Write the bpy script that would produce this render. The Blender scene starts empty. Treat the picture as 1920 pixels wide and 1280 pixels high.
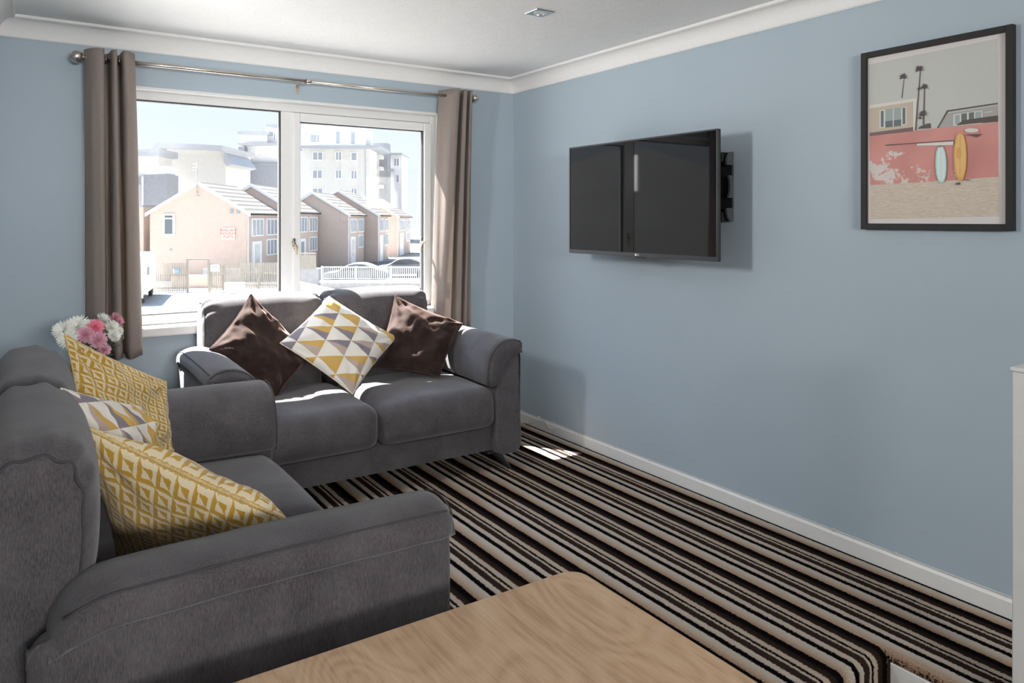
import bpy, math, random
from mathutils import Vector, Matrix, noise
random.seed(7)
SC = bpy.context.scene
COL = SC.collection

# ------------------------------------------------------------------ camera
F, CX, HY, EYE = 1382.0, 960.0, 411.0, 1.41
YAW = math.radians(33.7)
FW = Vector((math.sin(YAW), math.cos(YAW), 0)); RT = Vector((math.cos(YAW), -math.sin(YAW), 0))
cam = bpy.data.cameras.new('camera'); cam_o = bpy.data.objects.new('camera', cam); COL.objects.link(cam_o)
cam.sensor_width = 36; cam.lens = 36 * F / 1920; cam.shift_y = -(640 - HY) / 1920
cam.clip_start = 0.02; cam.clip_end = 2000
cam_o.location = (0, 0, EYE); cam_o.rotation_euler = (math.radians(90), 0, -YAW)
SC.camera = cam_o
SC.view_settings.view_transform = 'Standard'; SC.view_settings.look = 'None'
SC.view_settings.exposure = 0.13; SC.view_settings.gamma = 1; SC.view_settings.use_curve_mapping = False
SC.cycles.use_denoising = True
SC.cycles.max_bounces = 10; SC.cycles.diffuse_bounces = 6; SC.cycles.transparent_max_bounces = 24
SC.cycles.sample_clamp_indirect = 4.0
try: SC.cycles.denoiser = 'OPENIMAGEDENOISE'
except Exception: pass

# ------------------------------------------------------------------ world and sun
SUN = Vector((-0.66, 1.0, 1.98)).normalized()          # towards the sun
SUN_E, SKY_H, GLOW = 52.0, 0.78, 16.0
w = bpy.data.worlds.new('sky'); SC.world = w; w.use_nodes = True
nt = w.node_tree; nt.nodes.clear()
def wn(t, **k):
    n = nt.nodes.new(t)
    for a, b in k.items(): setattr(n, a, b)
    return n
out = wn('ShaderNodeOutputWorld'); bg = wn('ShaderNodeBackground'); tc = wn('ShaderNodeTexCoord')
sep = wn('ShaderNodeSeparateXYZ'); nt.links.new(tc.outputs['Generated'], sep.inputs[0])
ramp = wn('ShaderNodeValToRGB'); nt.links.new(sep.outputs[2], ramp.inputs[0])
e = ramp.color_ramp.elements
e[0].position = 0.0; e[0].color = (0.91, 0.98, 1.05, 1)
e[1].position = 0.9; e[1].color = (0.38, 0.55, 0.82, 1)
m_ = ramp.color_ramp.elements.new(0.18); m_.color = (0.77, 0.89, 1.06, 1)
dotn = wn('ShaderNodeVectorMath', operation='DOT_PRODUCT'); nt.links.new(tc.outputs['Generated'], dotn.inputs[0]); dotn.inputs[1].default_value = SUN
mx = wn('ShaderNodeMath', operation='MAXIMUM'); nt.links.new(dotn.outputs['Value'], mx.inputs[0]); mx.inputs[1].default_value = 0
pw = wn('ShaderNodeMath', operation='POWER'); nt.links.new(mx.outputs[0], pw.inputs[0]); pw.inputs[1].default_value = 9
ml = wn('ShaderNodeMath', operation='MULTIPLY_ADD'); nt.links.new(pw.outputs[0], ml.inputs[0]); ml.inputs[1].default_value = GLOW; ml.inputs[2].default_value = 1.0
sc_ = wn('ShaderNodeVectorMath', operation='SCALE'); nt.links.new(ramp.outputs[0], sc_.inputs[0]); nt.links.new(ml.outputs[0], sc_.inputs['Scale'])
nt.links.new(sc_.outputs[0], bg.inputs[0]); bg.inputs[1].default_value = 1.0
nt.links.new(bg.outputs[0], out.inputs[0])
sl = bpy.data.lights.new('sun', 'SUN'); sl.energy = SUN_E; sl.angle = math.radians(0.6); sl.color = (1, 0.97, 0.92)
so = bpy.data.objects.new('sun', sl); COL.objects.link(so)
so.rotation_euler = (-SUN).to_track_quat('-Z', 'Y').to_euler(); so.location = (-3, 8, 9)

XW, YW, XL, HC = 2.918, 4.360, -0.10, 2.40         # right wall, window wall, left wall, ceiling
YS, XS, ZL = 1.325, 2.36, -0.17                      # step edge, ledge edge, lower floor
YB, XB = -3.2, -2.4                                 # rear wall, wall of the space beside the camera

def area(name, loc, direction, sx, sy, power, color=(1, 1, 1)):
    l = bpy.data.lights.new(name, 'AREA'); l.shape = 'RECTANGLE'; l.size = sx; l.size_y = sy; l.energy = power; l.color = color
    o = bpy.data.objects.new(name, l); COL.objects.link(o); o.location = loc
    o.rotation_euler = Vector(direction).to_track_quat('-Z', 'Y').to_euler(); return o
# added lights at unseen openings: rear fill, and left one casting the television's shadow
area('rear_fill', (0.55, YB - 0.02, 1.9), (-0.05, 1, 0.22), 1.5, 0.6, 150, (1.0, 0.98, 0.95))
area('tv_shadow_light', (XL - 0.13, 2.88, 1.92), (1, -0.05, 0.22), 0.20, 0.42, 28, (1.0, 0.98, 0.95))
pl = bpy.data.lights.new('window_portal', 'AREA'); pl.shape = 'RECTANGLE'; pl.size = 2.05; pl.size_y = 1.3
pl.cycles.is_portal = True
po = bpy.data.objects.new('window_portal', pl); COL.objects.link(po); po.location = (1.31, YW + 0.13, 1.48); po.rotation_euler = Vector((0, -1, 0)).to_track_quat('-Z', 'Y').to_euler()

# ------------------------------------------------------------------ pixel helpers (photo pixels -> places in the room)
def ray(u, v):
    return FW + RT * ((u - CX) / F) + Vector((0, 0, (HY - v) / F))
EYEV = Vector((0, 0, EYE))
def on_x(u, v, x): d = ray(u, v); return EYEV + d * (x / d.x)
def on_y(u, v, y): d = ray(u, v); return EYEV + d * (y / d.y)
def on_z(u, v, z): d = ray(u, v); return EYEV + d * ((z - EYE) / d.z)
def dep(u, v, d): return EYEV + ray(u, v) * d          # at depth d along the view axis
def zat(v, d): return EYE - (v - HY) / F * d

# ------------------------------------------------------------------ materials
class V:
    """tiny wrapper turning python maths into shader nodes"""
    def __init__(s, t, sock): s.t = t; s.s = sock
    def _op(s, op, *a):
        n = s.t.nodes.new('ShaderNodeMath'); n.operation = op
        for i, x in enumerate((s,) + a):
            if isinstance(x, V): s.t.links.new(x.s, n.inputs[i])
            else: n.inputs[i].default_value = x
        return V(s.t, n.outputs[0])
    def __add__(s, o): return s._op('ADD', o)
    __radd__ = __add__
    def __sub__(s, o): return s._op('SUBTRACT', o)
    def __rsub__(s, o): return (s * -1) + o
    def __mul__(s, o): return s._op('MULTIPLY', o)
    __rmul__ = __mul__
    def __truediv__(s, o): return s._op('DIVIDE', o)
    def fract(s): return s._op('FRACT')
    def floor(s): return s._op('FLOOR')
    def abs(s): return s._op('ABSOLUTE')
    def gt(s, o): return s._op('GREATER_THAN', o)
    def lt(s, o): return s._op('LESS_THAN', o)
    def max(s, o): return s._op('MAXIMUM', o)
    def min(s, o): return s._op('MINIMUM', o)
    def sin(s): return s._op('SINE')
    def pow(s, o): return s._op('POWER', o)

class M:
    def __init__(s, name):
        s.m = bpy.data.materials.new(name); s.m.use_nodes = True; s.t = s.m.node_tree; s.b = s.t.nodes['Principled BSDF']; s.out = s.t.nodes['Material Output']
    def set(s, **k):
        for a, b in k.items(): s.b.inputs[a.replace('_', ' ')].default_value = b
        return s
    def coord(s, kind='Object'):
        n = s.t.nodes.new('ShaderNodeTexCoord'); return n.outputs[kind]
    def geo_pos(s):
        return s.t.nodes.new('ShaderNodeNewGeometry').outputs['Position']
    def xyz(s, sock):
        n = s.t.nodes.new('ShaderNodeSeparateXYZ'); s.t.links.new(sock, n.inputs[0]); return [V(s.t, o) for o in n.outputs]
    def mapping(s, sock, scale=(1, 1, 1), rot=(0, 0, 0), loc=(0, 0, 0)):
        n = s.t.nodes.new('ShaderNodeMapping'); s.t.links.new(sock, n.inputs[0])
        n.inputs['Scale'].default_value = scale; n.inputs['Rotation'].default_value = rot; n.inputs['Location'].default_value = loc; return n.outputs[0]
    def noise(s, sock, scale=5, detail=3, rough=0.5, dist=0):
        n = s.t.nodes.new('ShaderNodeTexNoise'); s.t.links.new(sock, n.inputs['Vector'])
        n.inputs['Scale'].default_value = scale; n.inputs['Detail'].default_value = detail; n.inputs['Roughness'].default_value = rough; n.inputs['Distortion'].default_value = dist
        return V(s.t, n.outputs[0])
    def white(s, a, b):
        n = s.t.nodes.new('ShaderNodeTexWhiteNoise'); n.noise_dimensions = '2D'
        c = s.t.nodes.new('ShaderNodeCombineXYZ'); s.t.links.new(a.s, c.inputs[0]); s.t.links.new(b.s, c.inputs[1]); s.t.links.new(c.outputs[0], n.inputs['Vector'])
        return V(s.t, n.outputs['Value'])
    def ramp(s, fac, stops, const=False):
        n = s.t.nodes.new('ShaderNodeValToRGB'); s.t.links.new(fac.s, n.inputs[0])
        n.color_ramp.interpolation = 'CONSTANT' if const else 'LINEAR'
        el = n.color_ramp.elements
        while len(el) < len(stops): el.new(1.0)
        for q, (p, c) in zip(el, stops): q.position = p; q.color = (*c, 1)
        return n.outputs[0]
    def mix(s, fac, a, b, mode='MIX'):
        n = s.t.nodes.new('ShaderNodeMix'); n.data_type = 'RGBA'; n.blend_type = mode
        if isinstance(fac, V): s.t.links.new(fac.s, n.inputs[0])
        else: n.inputs[0].default_value = fac
        for i, x in ((6, a), (7, b)):
            if isinstance(x, tuple): n.inputs[i].default_value = (*x, 1)
            else: s.t.links.new(x, n.inputs[i])
        return n.outputs[2]
    def color(s, sock): s.t.links.new(sock, s.b.inputs['Base Color']); return s
    def bump(s, h, strength=0.3, dist=0.002):
        n = s.t.nodes.new('ShaderNodeBump'); s.t.links.new(h.s, n.inputs['Height']); n.inputs['Strength'].default_value = strength; n.inputs['Distance'].default_value = dist
        s.t.links.new(n.outputs[0], s.b.inputs['Normal']); return s

def lin(r, g, b):
    f = lambda c: ((c / 255 + .055) / 1.055) ** 2.4 if c > 10 else c / 255 / 12.92
    return (f(r), f(g), f(b))
def plain(name, col, rough=0.6, metal=0.0, **k):
    m = M(name); m.set(Base_Color=(*col, 1), Roughness=rough, Metallic=metal, **k); return m.m
def speckle(name, col, var=0.12, scale=60, rough=0.8, bump=0.15, bd=0.002, vscale=(1, 1, 1)):
    m = M(name); p = m.mapping(m.coord(), vscale); n = m.noise(p, scale, 4, 0.6)
    lo = tuple(c * (1 - var) for c in col); hi = tuple(min(1, c * (1 + var)) for c in col)
    m.color(m.ramp(n, [(0.3, lo), (0.7, hi)])); m.set(Roughness=rough); m.bump(n, bump, bd); return m.m

def paint_wall():
    m = M('blue_wall_paint'); p = m.geo_pos(); n = m.noise(p, 160, 3, 0.6); n2 = m.noise(p, 1.3, 2)
    m.color(m.ramp(n2, [(0.3, (0.375, 0.452, 0.515)), (0.7, (0.395, 0.472, 0.535))])); m.set(Roughness=0.55); m.bump(n, 0.25, 0.0012); return m.m
def artex():
    m = M('textured_ceiling'); p = m.geo_pos(); v = m.t.nodes.new('ShaderNodeTexVoronoi'); m.t.links.new(p, v.inputs['Vector']); v.inputs['Scale'].default_value = 9
    sw = m.noise(m.mapping(p, (1, 1, 1)), 22, 5, 0.7, 2.2); hh = V(m.t, v.outputs[0]) * 0.5 + sw
    m.set(Base_Color=(0.88, 0.875, 0.86, 1), Roughness=0.8); m.bump(hh, 0.5, 0.005); return m.m
def carpet():
    m = M('striped_carpet'); p = m.geo_pos(); x, y, z = m.xyz(p)
    j = m.noise(p, 120, 3, 0.85); j2 = m.noise(p, 14, 2)
    t = ((x + (j - 0.5) * 0.026 + (j2 - 0.5) * 0.006 - 1.646) / 0.2375 + 10).fract()
    DK, BR, CR, TN, WH = (0.006, 0.005, 0.006), (0.040, 0.025, 0.019), (0.60, 0.48, 0.38), (0.40, 0.25, 0.16), (0.66, 0.58, 0.50)
    st = [(0, TN), (0.06, (0.50, 0.36, 0.26)), (0.12, CR), (0.20, WH), (0.235, WH), (0.245, DK), (0.335, DK), (0.345, CR), (0.44, WH), (0.45, BR), (0.57, BR), (0.58, CR), (0.615, CR), (0.625, DK), (0.665, DK), (0.675, CR), (0.76, CR), (0.77, BR), (0.87, (0.026, 0.017, 0.014)), (0.90, DK), (0.99, DK)]
    c = m.ramp(t, st); n = m.noise(p, 520, 3, 0.7)
    m.color(m.mix(1.0, c, m.ramp(n, [(0.30, (0.35, 0.35, 0.35)), (0.70, (1.4, 1.4, 1.4))]), 'MULTIPLY'))
    m.set(Roughness=1.0); m.b.inputs['Specular IOR Level'].default_value = 0.0
    m.bump(n + j * 1.5, 0.8, 0.006); return m.m
def sofa_fabric():
    m = M('grey_woven_fabric'); p = m.coord()
    a = m.noise(m.mapping(p, (1, 1, 0.18)), 420, 3, 0.7); b = m.noise(p, 7, 3, 0.6); c = m.noise(p, 900, 2, 0.5)
    f = a * 0.6 + b * 0.35 + c * 0.15
    m.color(m.ramp(f, [(0.40, (0.038, 0.034, 0.038)), (0.68, (0.106, 0.098, 0.105))])); m.set(Roughness=0.9)
    m.b.inputs['Sheen Weight'].default_value = 0.22; m.b.inputs['Sheen Roughness'].default_value = 0.5; m.b.inputs['Specular IOR Level'].default_value = 0.2
    m.bump(a + c + b * 0.6, 0.35, 0.0025); return m.m
def curtain_fabric():
    m = M('taupe_curtain_fabric'); p = m.coord(); a = m.noise(m.mapping(p, (1, 1, 0.12)), 500, 3, 0.7)
    m.color(m.ramp(a, [(0.3, (0.27, 0.225, 0.20)), (0.7, (0.37, 0.315, 0.285))])); m.set(Roughness=0.9); m.bump(a, 0.3, 0.0015)
    tr = m.t.nodes.new('ShaderNodeBsdfTranslucent'); tr.inputs[0].default_value = (0.50, 0.42, 0.36, 1)
    mixn = m.t.nodes.new('ShaderNodeMixShader'); mixn.inputs[0].default_value = 0.28
    m.t.links.new(m.b.outputs[0], mixn.inputs[1]); m.t.links.new(tr.outputs[0], mixn.inputs[2]); m.t.links.new(mixn.outputs[0], m.out.inputs[0]); return m.m
def yellow_fabric():
    m = M('mustard_geometric_fabric'); u, v, _ = m.xyz(m.coord('UV'))
    nz = m.noise(m.coord('UV'), 60, 2)
    NC = 11.0
    a = (u * NC + (nz - 0.5) * 0.12).fract() - 0.5; b = (v * NC + (nz - 0.5) * 0.12).fract() - 0.5
    mm = a.abs().max(b.abs()); side = (a + b).gt(0.0); inner = mm.lt(0.27)
    k = (side - inner).abs()
    thin = mm.gt(0.475); k = k * (1 - thin) + thin * 0.15
    wv = m.noise(m.mapping(m.coord('UV'), (1, 1, 1)), 420, 2, 0.7)
    c = m.mix(k, (0.52, 0.30, 0.045), (0.78, 0.66, 0.45))
    m.color(m.mix(1.0, c, m.ramp(wv, [(0.3, (0.72, 0.72, 0.72)), (0.7, (1.15, 1.15, 1.15))]), 'MULTIPLY')); m.set(Roughness=0.95)
    m.b.inputs['Sheen Weight'].default_value = 0.2; m.b.inputs['Specular IOR Level'].default_value = 0.15
    m.bump(wv + k * 0.4, 0.5, 0.0015); return m.m
def triangle_fabric():
    m = M('triangle_print_cotton'); u, v, _ = m.xyz(m.coord('UV'))
    U = u * 8.0 + v * 2.4; W = v * 3.5 - u * 0.9
    i = U.floor(); j = W.floor(); a = U.fract(); b = W.fract()
    par = ((i + j) * 0.5).fract().gt(0.25)
    aa = a * (1 - par) + (1 - a) * par
    tri = (aa - b).gt(0.0)
    h = m.white(i + 0.5, j + 0.5)
    c = m.ramp(h, [(0, (0.56, 0.35, 0.10)), (0.36, (0.22, 0.19, 0.22)), (0.66, (0.46, 0.36, 0.31))], True)
    W2 = (0.76, 0.72, 0.66)
    wv = m.noise(m.coord('UV'), 300, 2, 0.6)
    m.color(m.mix(tri, W2, c)); m.set(Roughness=0.85); m.bump(wv, 0.25, 0.001); return m.m
def oak():
    m = M('light_oak_veneer'); p = m.coord(); wv = m.t.nodes.new('ShaderNodeTexWave'); pp = m.mapping(p, (1.0, 0.16, 1), (0, 0, 0.12))
    x, y, z = m.xyz(p)
    n0 = m.noise(m.mapping(p, (1.6, 0.75, 1), (0, 0, 0.1)), 2.6, 2, 0.4, 0.5)
    rings = ((n0 * 15).fract() - 0.5).abs() * 2
    m.t.nodes.remove(wv)
    fine = m.noise(m.mapping(p, (1, 0.045, 1), (0, 0, 0.1)), 150, 4, 0.7); mid = m.noise(m.mapping(p, (1, 0.12, 1), (0, 0, 0.1)), 16, 4, 0.65)
    f = fine * 0.50 + mid * 0.42 + rings * 0.12
    m.color(m.ramp(f, [(0.34, (0.36, 0.225, 0.13)), (0.50, (0.52, 0.345, 0.215)), (0.70, (0.62, 0.44, 0.29))])); m.set(Roughness=0.42); m.bump(fine, 0.12, 0.0006); m.b.inputs['Specular IOR Level'].default_value = 0.25; return m.m
def glass_mat(tint=(1, 1, 1), f0=1.0):
    m = M('window_glass'); t = m.t; t.nodes.remove(m.b)
    tr = t.nodes.new('ShaderNodeBsdfTransparent'); tr.inputs[0].default_value = (*tint, 1)
    gl = t.nodes.new('ShaderNodeBsdfGlossy'); gl.inputs['Roughness'].default_value = 0.0; gl.inputs[0].default_value = (f0, f0, f0, 1)
    lw = t.nodes.new('ShaderNodeLayerWeight'); lw.inputs[0].default_value = 0.5
    fr_ = V(t, lw.outputs['Facing']).pow(5.0) * 0.92 + 0.07
    mx_ = t.nodes.new('ShaderNodeMixShader'); t.links.new(fr_.s, mx_.inputs[0]); t.links.new(tr.outputs[0], mx_.inputs[1]); t.links.new(gl.outputs[0], mx_.inputs[2]); t.links.new(mx_.outputs[0], m.out.inputs[0])
    return m.m
def velvet():
    m = M('chocolate_velvet'); p = m.coord(); n = m.noise(p, 30, 4, 0.6)
    m.color(m.ramp(n, [(0.3, (0.017, 0.010, 0.009)), (0.7, (0.032, 0.019, 0.016))])); m.set(Roughness=0.8)
    m.b.inputs['Sheen Weight'].default_value = 0.6; m.b.inputs['Sheen Roughness'].default_value = 0.4; m.b.inputs['Sheen Tint'].default_value = (0.75, 0.5, 0.42, 1); m.b.inputs['Specular IOR Level'].default_value = 0.15
    m.bump(m.noise(p, 14, 3, 0.5) + n * 0.3, 0.4, 0.01); return m.m
def pink_plaster():
    m = M('print_pink_wall'); p = m.geo_pos(); x, y, z = m.xyz(p); n = m.noise(p, 16, 5, 0.75, 0.3); n2 = m.noise(p, 5, 2)
    # bare plaster shows mostly on the left half of the printed wall
    fac = (n + (y - 1.47).min(0.12) * 0.35 - (z - 1.585).abs() * 1.1).gt(0.535) * y.gt(1.36)
    base = m.ramp(n2, [(0.3, (0.50, 0.19, 0.165)), (0.7, (0.62, 0.27, 0.235))])
    m.color(m.mix(fac, base, (0.62, 0.56, 0.52))); m.set(Roughness=0.5); return m.m

MT = {}
def setup_materials():
    MT.update(
        wall=paint_wall(), ceiling=artex(), carpet=carpet(), sofa=sofa_fabric(), curtain=curtain_fabric(), yellow=yellow_fabric(), tri=triangle_fabric(), oak=oak(),
        glass=glass_mat(), velvet=velvet(), pink=pink_plaster(),
        gloss_white=speckle('white_gloss_paint', (0.74, 0.735, 0.72), 0.02, 30, 0.35, 0.05), upvc=plain('white_upvc', (0.80, 0.80, 0.79), 0.3),
        cove=speckle('white_cove_paint', (0.80, 0.79, 0.775), 0.015, 40, 0.6, 0.05),
        gasket=plain('black_rubber', (0.02, 0.02, 0.022), 0.6), brass=plain('aged_brass', (0.50, 0.43, 0.33), 0.28, 1.0), nickel=plain('brushed_nickel', (0.62, 0.56, 0.50), 0.25, 1.0),
        chrome=plain('chrome', (0.75, 0.75, 0.76), 0.15, 1.0), black=plain('black_metal', (0.012, 0.012, 0.013), 0.4), blackwood=speckle('black_stained_wood', (0.007, 0.006, 0.006), 0.3, 40, 0.6, 0.1, vscale=(1, 1, .1)),
        piping=plain('dark_piping', (0.045, 0.042, 0.046), 0.9), tvscreen=plain('tv_screen', (0.004, 0.004, 0.005), 0.03, Specular_IOR_Level=0.3), tvbezel=plain('tv_bezel', (0.035, 0.037, 0.042), 0.35), tvback=plain('tv_back_plastic', (0.012, 0.012, 0.013), 0.5),
        logo=plain('logo_silver', (0.8, 0.8, 0.82), 0.3), mount=plain('mount_steel', (0.018, 0.018, 0.02), 0.45), mount_gr=plain('mount_grey_cap', (0.07, 0.07, 0.075), 0.45),
        mat=plain('print_paper_white', (0.66, 0.615, 0.60), 0.5), cable=plain('white_cable', (0.62, 0.60, 0.55), 0.5),
        stem=plain('dark_green_stem', (0.03, 0.09, 0.04), 0.6), leaf=speckle('leaf_green', (0.09, 0.17, 0.05), 0.3, 50, 0.6),
        pwhite=plain('white_petal', (0.90, 0.90, 0.84), 0.6, Subsurface_Weight=0.0), ppink=plain('pink_petal', (0.80, 0.47, 0.58), 0.6), photpink=plain('hot_pink_petal', (0.92, 0.34, 0.45), 0.6), pdusk=plain('dusky_pink_petal', (0.66, 0.33, 0.40), 0.6),
        # outdoors; dark cladding and far panes lightened to carry haze
        peach=speckle('peach_render', (0.56, 0.45, 0.385), 0.04, 3, 0.9, 0.05), pale=speckle('pale_render', (0.58, 0.57, 0.54), 0.03, 2, 0.9, 0.05), whiter=plain('white_render', (0.68, 0.68, 0.68), 0.9),
        slate=speckle('dark_grey_cladding', (0.23, 0.24, 0.26), 0.08, 3, 0.8, 0.05), midgrey=speckle('mid_grey_cladding', (0.36, 0.37, 0.39), 0.05, 3, 0.8, 0.05), trimwhite=plain('white_frame_paint', (0.85, 0.85, 0.85), 0.5),
        pane=plain('far_window_pane', (0.30, 0.33, 0.36), 0.2), paned=plain('far_dark_pane', (0.14, 0.17, 0.18), 0.2), timber=speckle('weathered_timber', (0.34, 0.305, 0.26), 0.15, 12, 0.9, 0.1, vscale=(1, 1, .1)),
        road=speckle('pale_concrete', (0.22, 0.216, 0.21), 0.04, 0.6, 0.95, 0.05), kerb=plain('white_coping', (0.68, 0.67, 0.64), 0.9), stone=speckle('grey_wall_stone', (0.35, 0.35, 0.36), 0.1, 3, 0.9, 0.2),
        red=plain('red_lamp', (0.7, 0.05, 0.04), 0.3), carwhite=plain('white_car_paint', (0.75, 0.75, 0.76), 0.25), cargrey=plain('silver_car_paint', (0.20, 0.205, 0.215), 0.3), carglass=plain('car_glass', (0.06, 0.07, 0.08), 0.1), tyre=plain('tyre_rubber', (0.03, 0.03, 0.03), 0.8),
        orange=plain('orange_lettering', (0.62, 0.13, 0.03), 0.7), signw=plain('sign_white', (0.60, 0.58, 0.55), 0.7), signb=plain('sign_blue', (0.25, 0.42, 0.72), 0.7), hill=speckle('hillside_green', (0.022, 0.022, 0.020), 0.4, 0.05, 1, 0.0),
    )
    m = M('roof_tiles'); x, y, z = m.xyz(m.coord('UV')); r_ = y * 3.2; rr = r_.fract(); row = r_.floor(); cc = (x * 3.6 + (row * 0.5)).fract()
    ln = rr.lt(0.38).max((cc - 0.5).abs().gt(0.44)); m.color(m.mix(ln, (0.058, 0.053, 0.050), (0.008, 0.007, 0.006))); m.set(Roughness=0.9); MT['tiles'] = m.m
    g = M('vase_glass'); g.set(Base_Color=(0.75, 0.88, 0.82, 1), Roughness=0.03, Transmission_Weight=1.0, IOR=1.4); MT['vase'] = g.m
setup_materials()

# ------------------------------------------------------------------ mesh helpers
def mesh(name, verts, faces, mat, parent=None, smooth=False, uvs=None, mats=None, fmat=None, loc=None):
    me = bpy.data.meshes.new(name); me.from_pydata([tuple(v) for v in verts], [], faces); me.update()
    for m in (mats or [mat]): me.materials.append(m)
    if fmat:
        for p, k in zip(me.polygons, fmat): p.material_index = k
    if smooth:
        for p in me.polygons: p.use_smooth = True
    if uvs:
        ul = me.uv_layers.new(name='UVMap')
        for lp in me.loops: ul.data[lp.index].uv = uvs[lp.vertex_index]
    o = bpy.data.objects.new(name, me); COL.objects.link(o)
    if parent is not None: o.parent = parent
    if loc is not None: o.location = loc
    return o
def thing(name, label, cat, loc=(0, 0, 0), rot=0.0, group=None):
    o = bpy.data.objects.new(name, None); COL.objects.link(o); o.location = loc; o.rotation_euler = (0, 0, rot); o.empty_display_size = 0.05
    tag(o, label, cat, group); return o
def tag(o, label=None, cat=None, group=None, kind=None):
    if label: o['label'] = label
    if cat: o['category'] = cat
    if group: o['group'] = group
    if kind: o['kind'] = kind
    return o
def recenter(o):
    """move a top-level mesh's origin to the bottom centre of its geometry"""
    vs = [v.co for v in o.data.vertices]; c = Vector(((min(v.x for v in vs) + max(v.x for v in vs)) / 2, (min(v.y for v in vs) + max(v.y for v in vs)) / 2, min(v.z for v in vs)))
    for v in o.data.vertices: v.co -= c
    o.location = o.location + c; return o

class MB:
    def __init__(s): s.v = []; s.f = []; s.m = []
    def add(s, vs, fs, k=0):
        n = len(s.v); s.v += [Vector(v) for v in vs]; s.f += [tuple(i + n for i in f) for f in fs]; s.m += [k] * len(fs); return s
    def box(s, lo, hi, k=0):
        x0, y0, z0 = lo; x1, y1, z1 = hi
        return s.add([(x0, y0, z0), (x1, y0, z0), (x1, y1, z0), (x0, y1, z0), (x0, y0, z1), (x1, y0, z1), (x1, y1, z1), (x0, y1, z1)], [(0, 3, 2, 1), (4, 5, 6, 7), (0, 1, 5, 4), (1, 2, 6, 5), (2, 3, 7, 6), (3, 0, 4, 7)], k)
    def tube(s, pts, r, n=10, k=0, closed=False, cap=True):
        pts = [Vector(p) for p in pts]; N = len(pts); rs = r if isinstance(r, (list, tuple)) else [r] * N
        base = len(s.v); up = None
        for i, p in enumerate(pts):
            if closed: d = pts[(i + 1) % N] - pts[i - 1]
            else: d = pts[min(i + 1, N - 1)] - pts[max(i - 1, 0)]
            d = d.normalized() if d.length > 1e-9 else Vector((0, 0, 1))
            if up is None: up = d.orthogonal().normalized()
            up = (up - d * up.dot(d)); up = up.normalized() if up.length > 1e-6 else d.orthogonal().normalized()
            sd = d.cross(up)
            for q in range(n):
                a = 2 * math.pi * q / n; s.v.append(p + (up * math.cos(a) + sd * math.sin(a)) * rs[i])
        for i in range(N if closed else N - 1):
            for q in range(n):
                a = base + i * n + q; b = base + i * n + (q + 1) % n; j = (i + 1) % N; c = base + j * n + (q + 1) % n; d2 = base + j * n + q
                s.f.append((a, b, c, d2)); s.m.append(k)
        if cap and not closed:
            s.f.append(tuple(base + q for q in range(n))[::-1]); s.m.append(k); s.f.append(tuple(base + (N - 1) * n + q for q in range(n))); s.m.append(k)
        return s
    def lathe(s, prof, c=(0, 0, 0), n=24, k=0, axis=None):
        """prof: (radius, height) pairs along axis (default z)"""
        base = len(s.v); c = Vector(c); ax = Vector(axis or (0, 0, 1)).normalized(); a1 = ax.orthogonal().normalized(); a2 = ax.cross(a1)
        for r, h in prof:
            for q in range(n):
                t = 2 * math.pi * q / n; s.v.append(c + ax * h + (a1 * math.cos(t) + a2 * math.sin(t)) * r)
        for i in range(len(prof) - 1):
            for q in range(n):
                s.f.append((base + i * n + q, base + i * n + (q + 1) % n, base + (i + 1) * n + (q + 1) % n, base + (i + 1) * n + q)); s.m.append(k)
        return s
    def prism(s, poly, a, b, fn, k=0):
        """polygon of 2D points extruded from a to b, fn(px, py, t) -> point"""
        n = len(poly); vs = [fn(p[0], p[1], a) for p in poly] + [fn(p[0], p[1], b) for p in poly]
        fs = [tuple(range(n))[::-1], tuple(range(n, 2 * n))] + [(i, (i + 1) % n, n + (i + 1) % n, n + i) for i in range(n)]
        return s.add(vs, fs, k)
    def build(s, name, mat, parent=None, smooth=False, mats=None, bevel=0, seg=2, auto=None):
        o = mesh(name, s.v, s.f, mat, parent, smooth, mats=mats, fmat=s.m if mats else None)
        fix_normals(o)
        if bevel:
            b = o.modifiers.new('bevel', 'BEVEL'); b.width = bevel; b.segments = seg; b.limit_method = 'ANGLE'; b.angle_limit = math.radians(40)
        return o
import bmesh
def fix_normals(o):
    bm = bmesh.new(); bm.from_mesh(o.data); bmesh.ops.recalc_face_normals(bm, faces=bm.faces); bm.to_mesh(o.data); bm.free(); return o
def ortho(a, b):        # box between two world points, used after rotating frames
    return MB().box(a, b)

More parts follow.
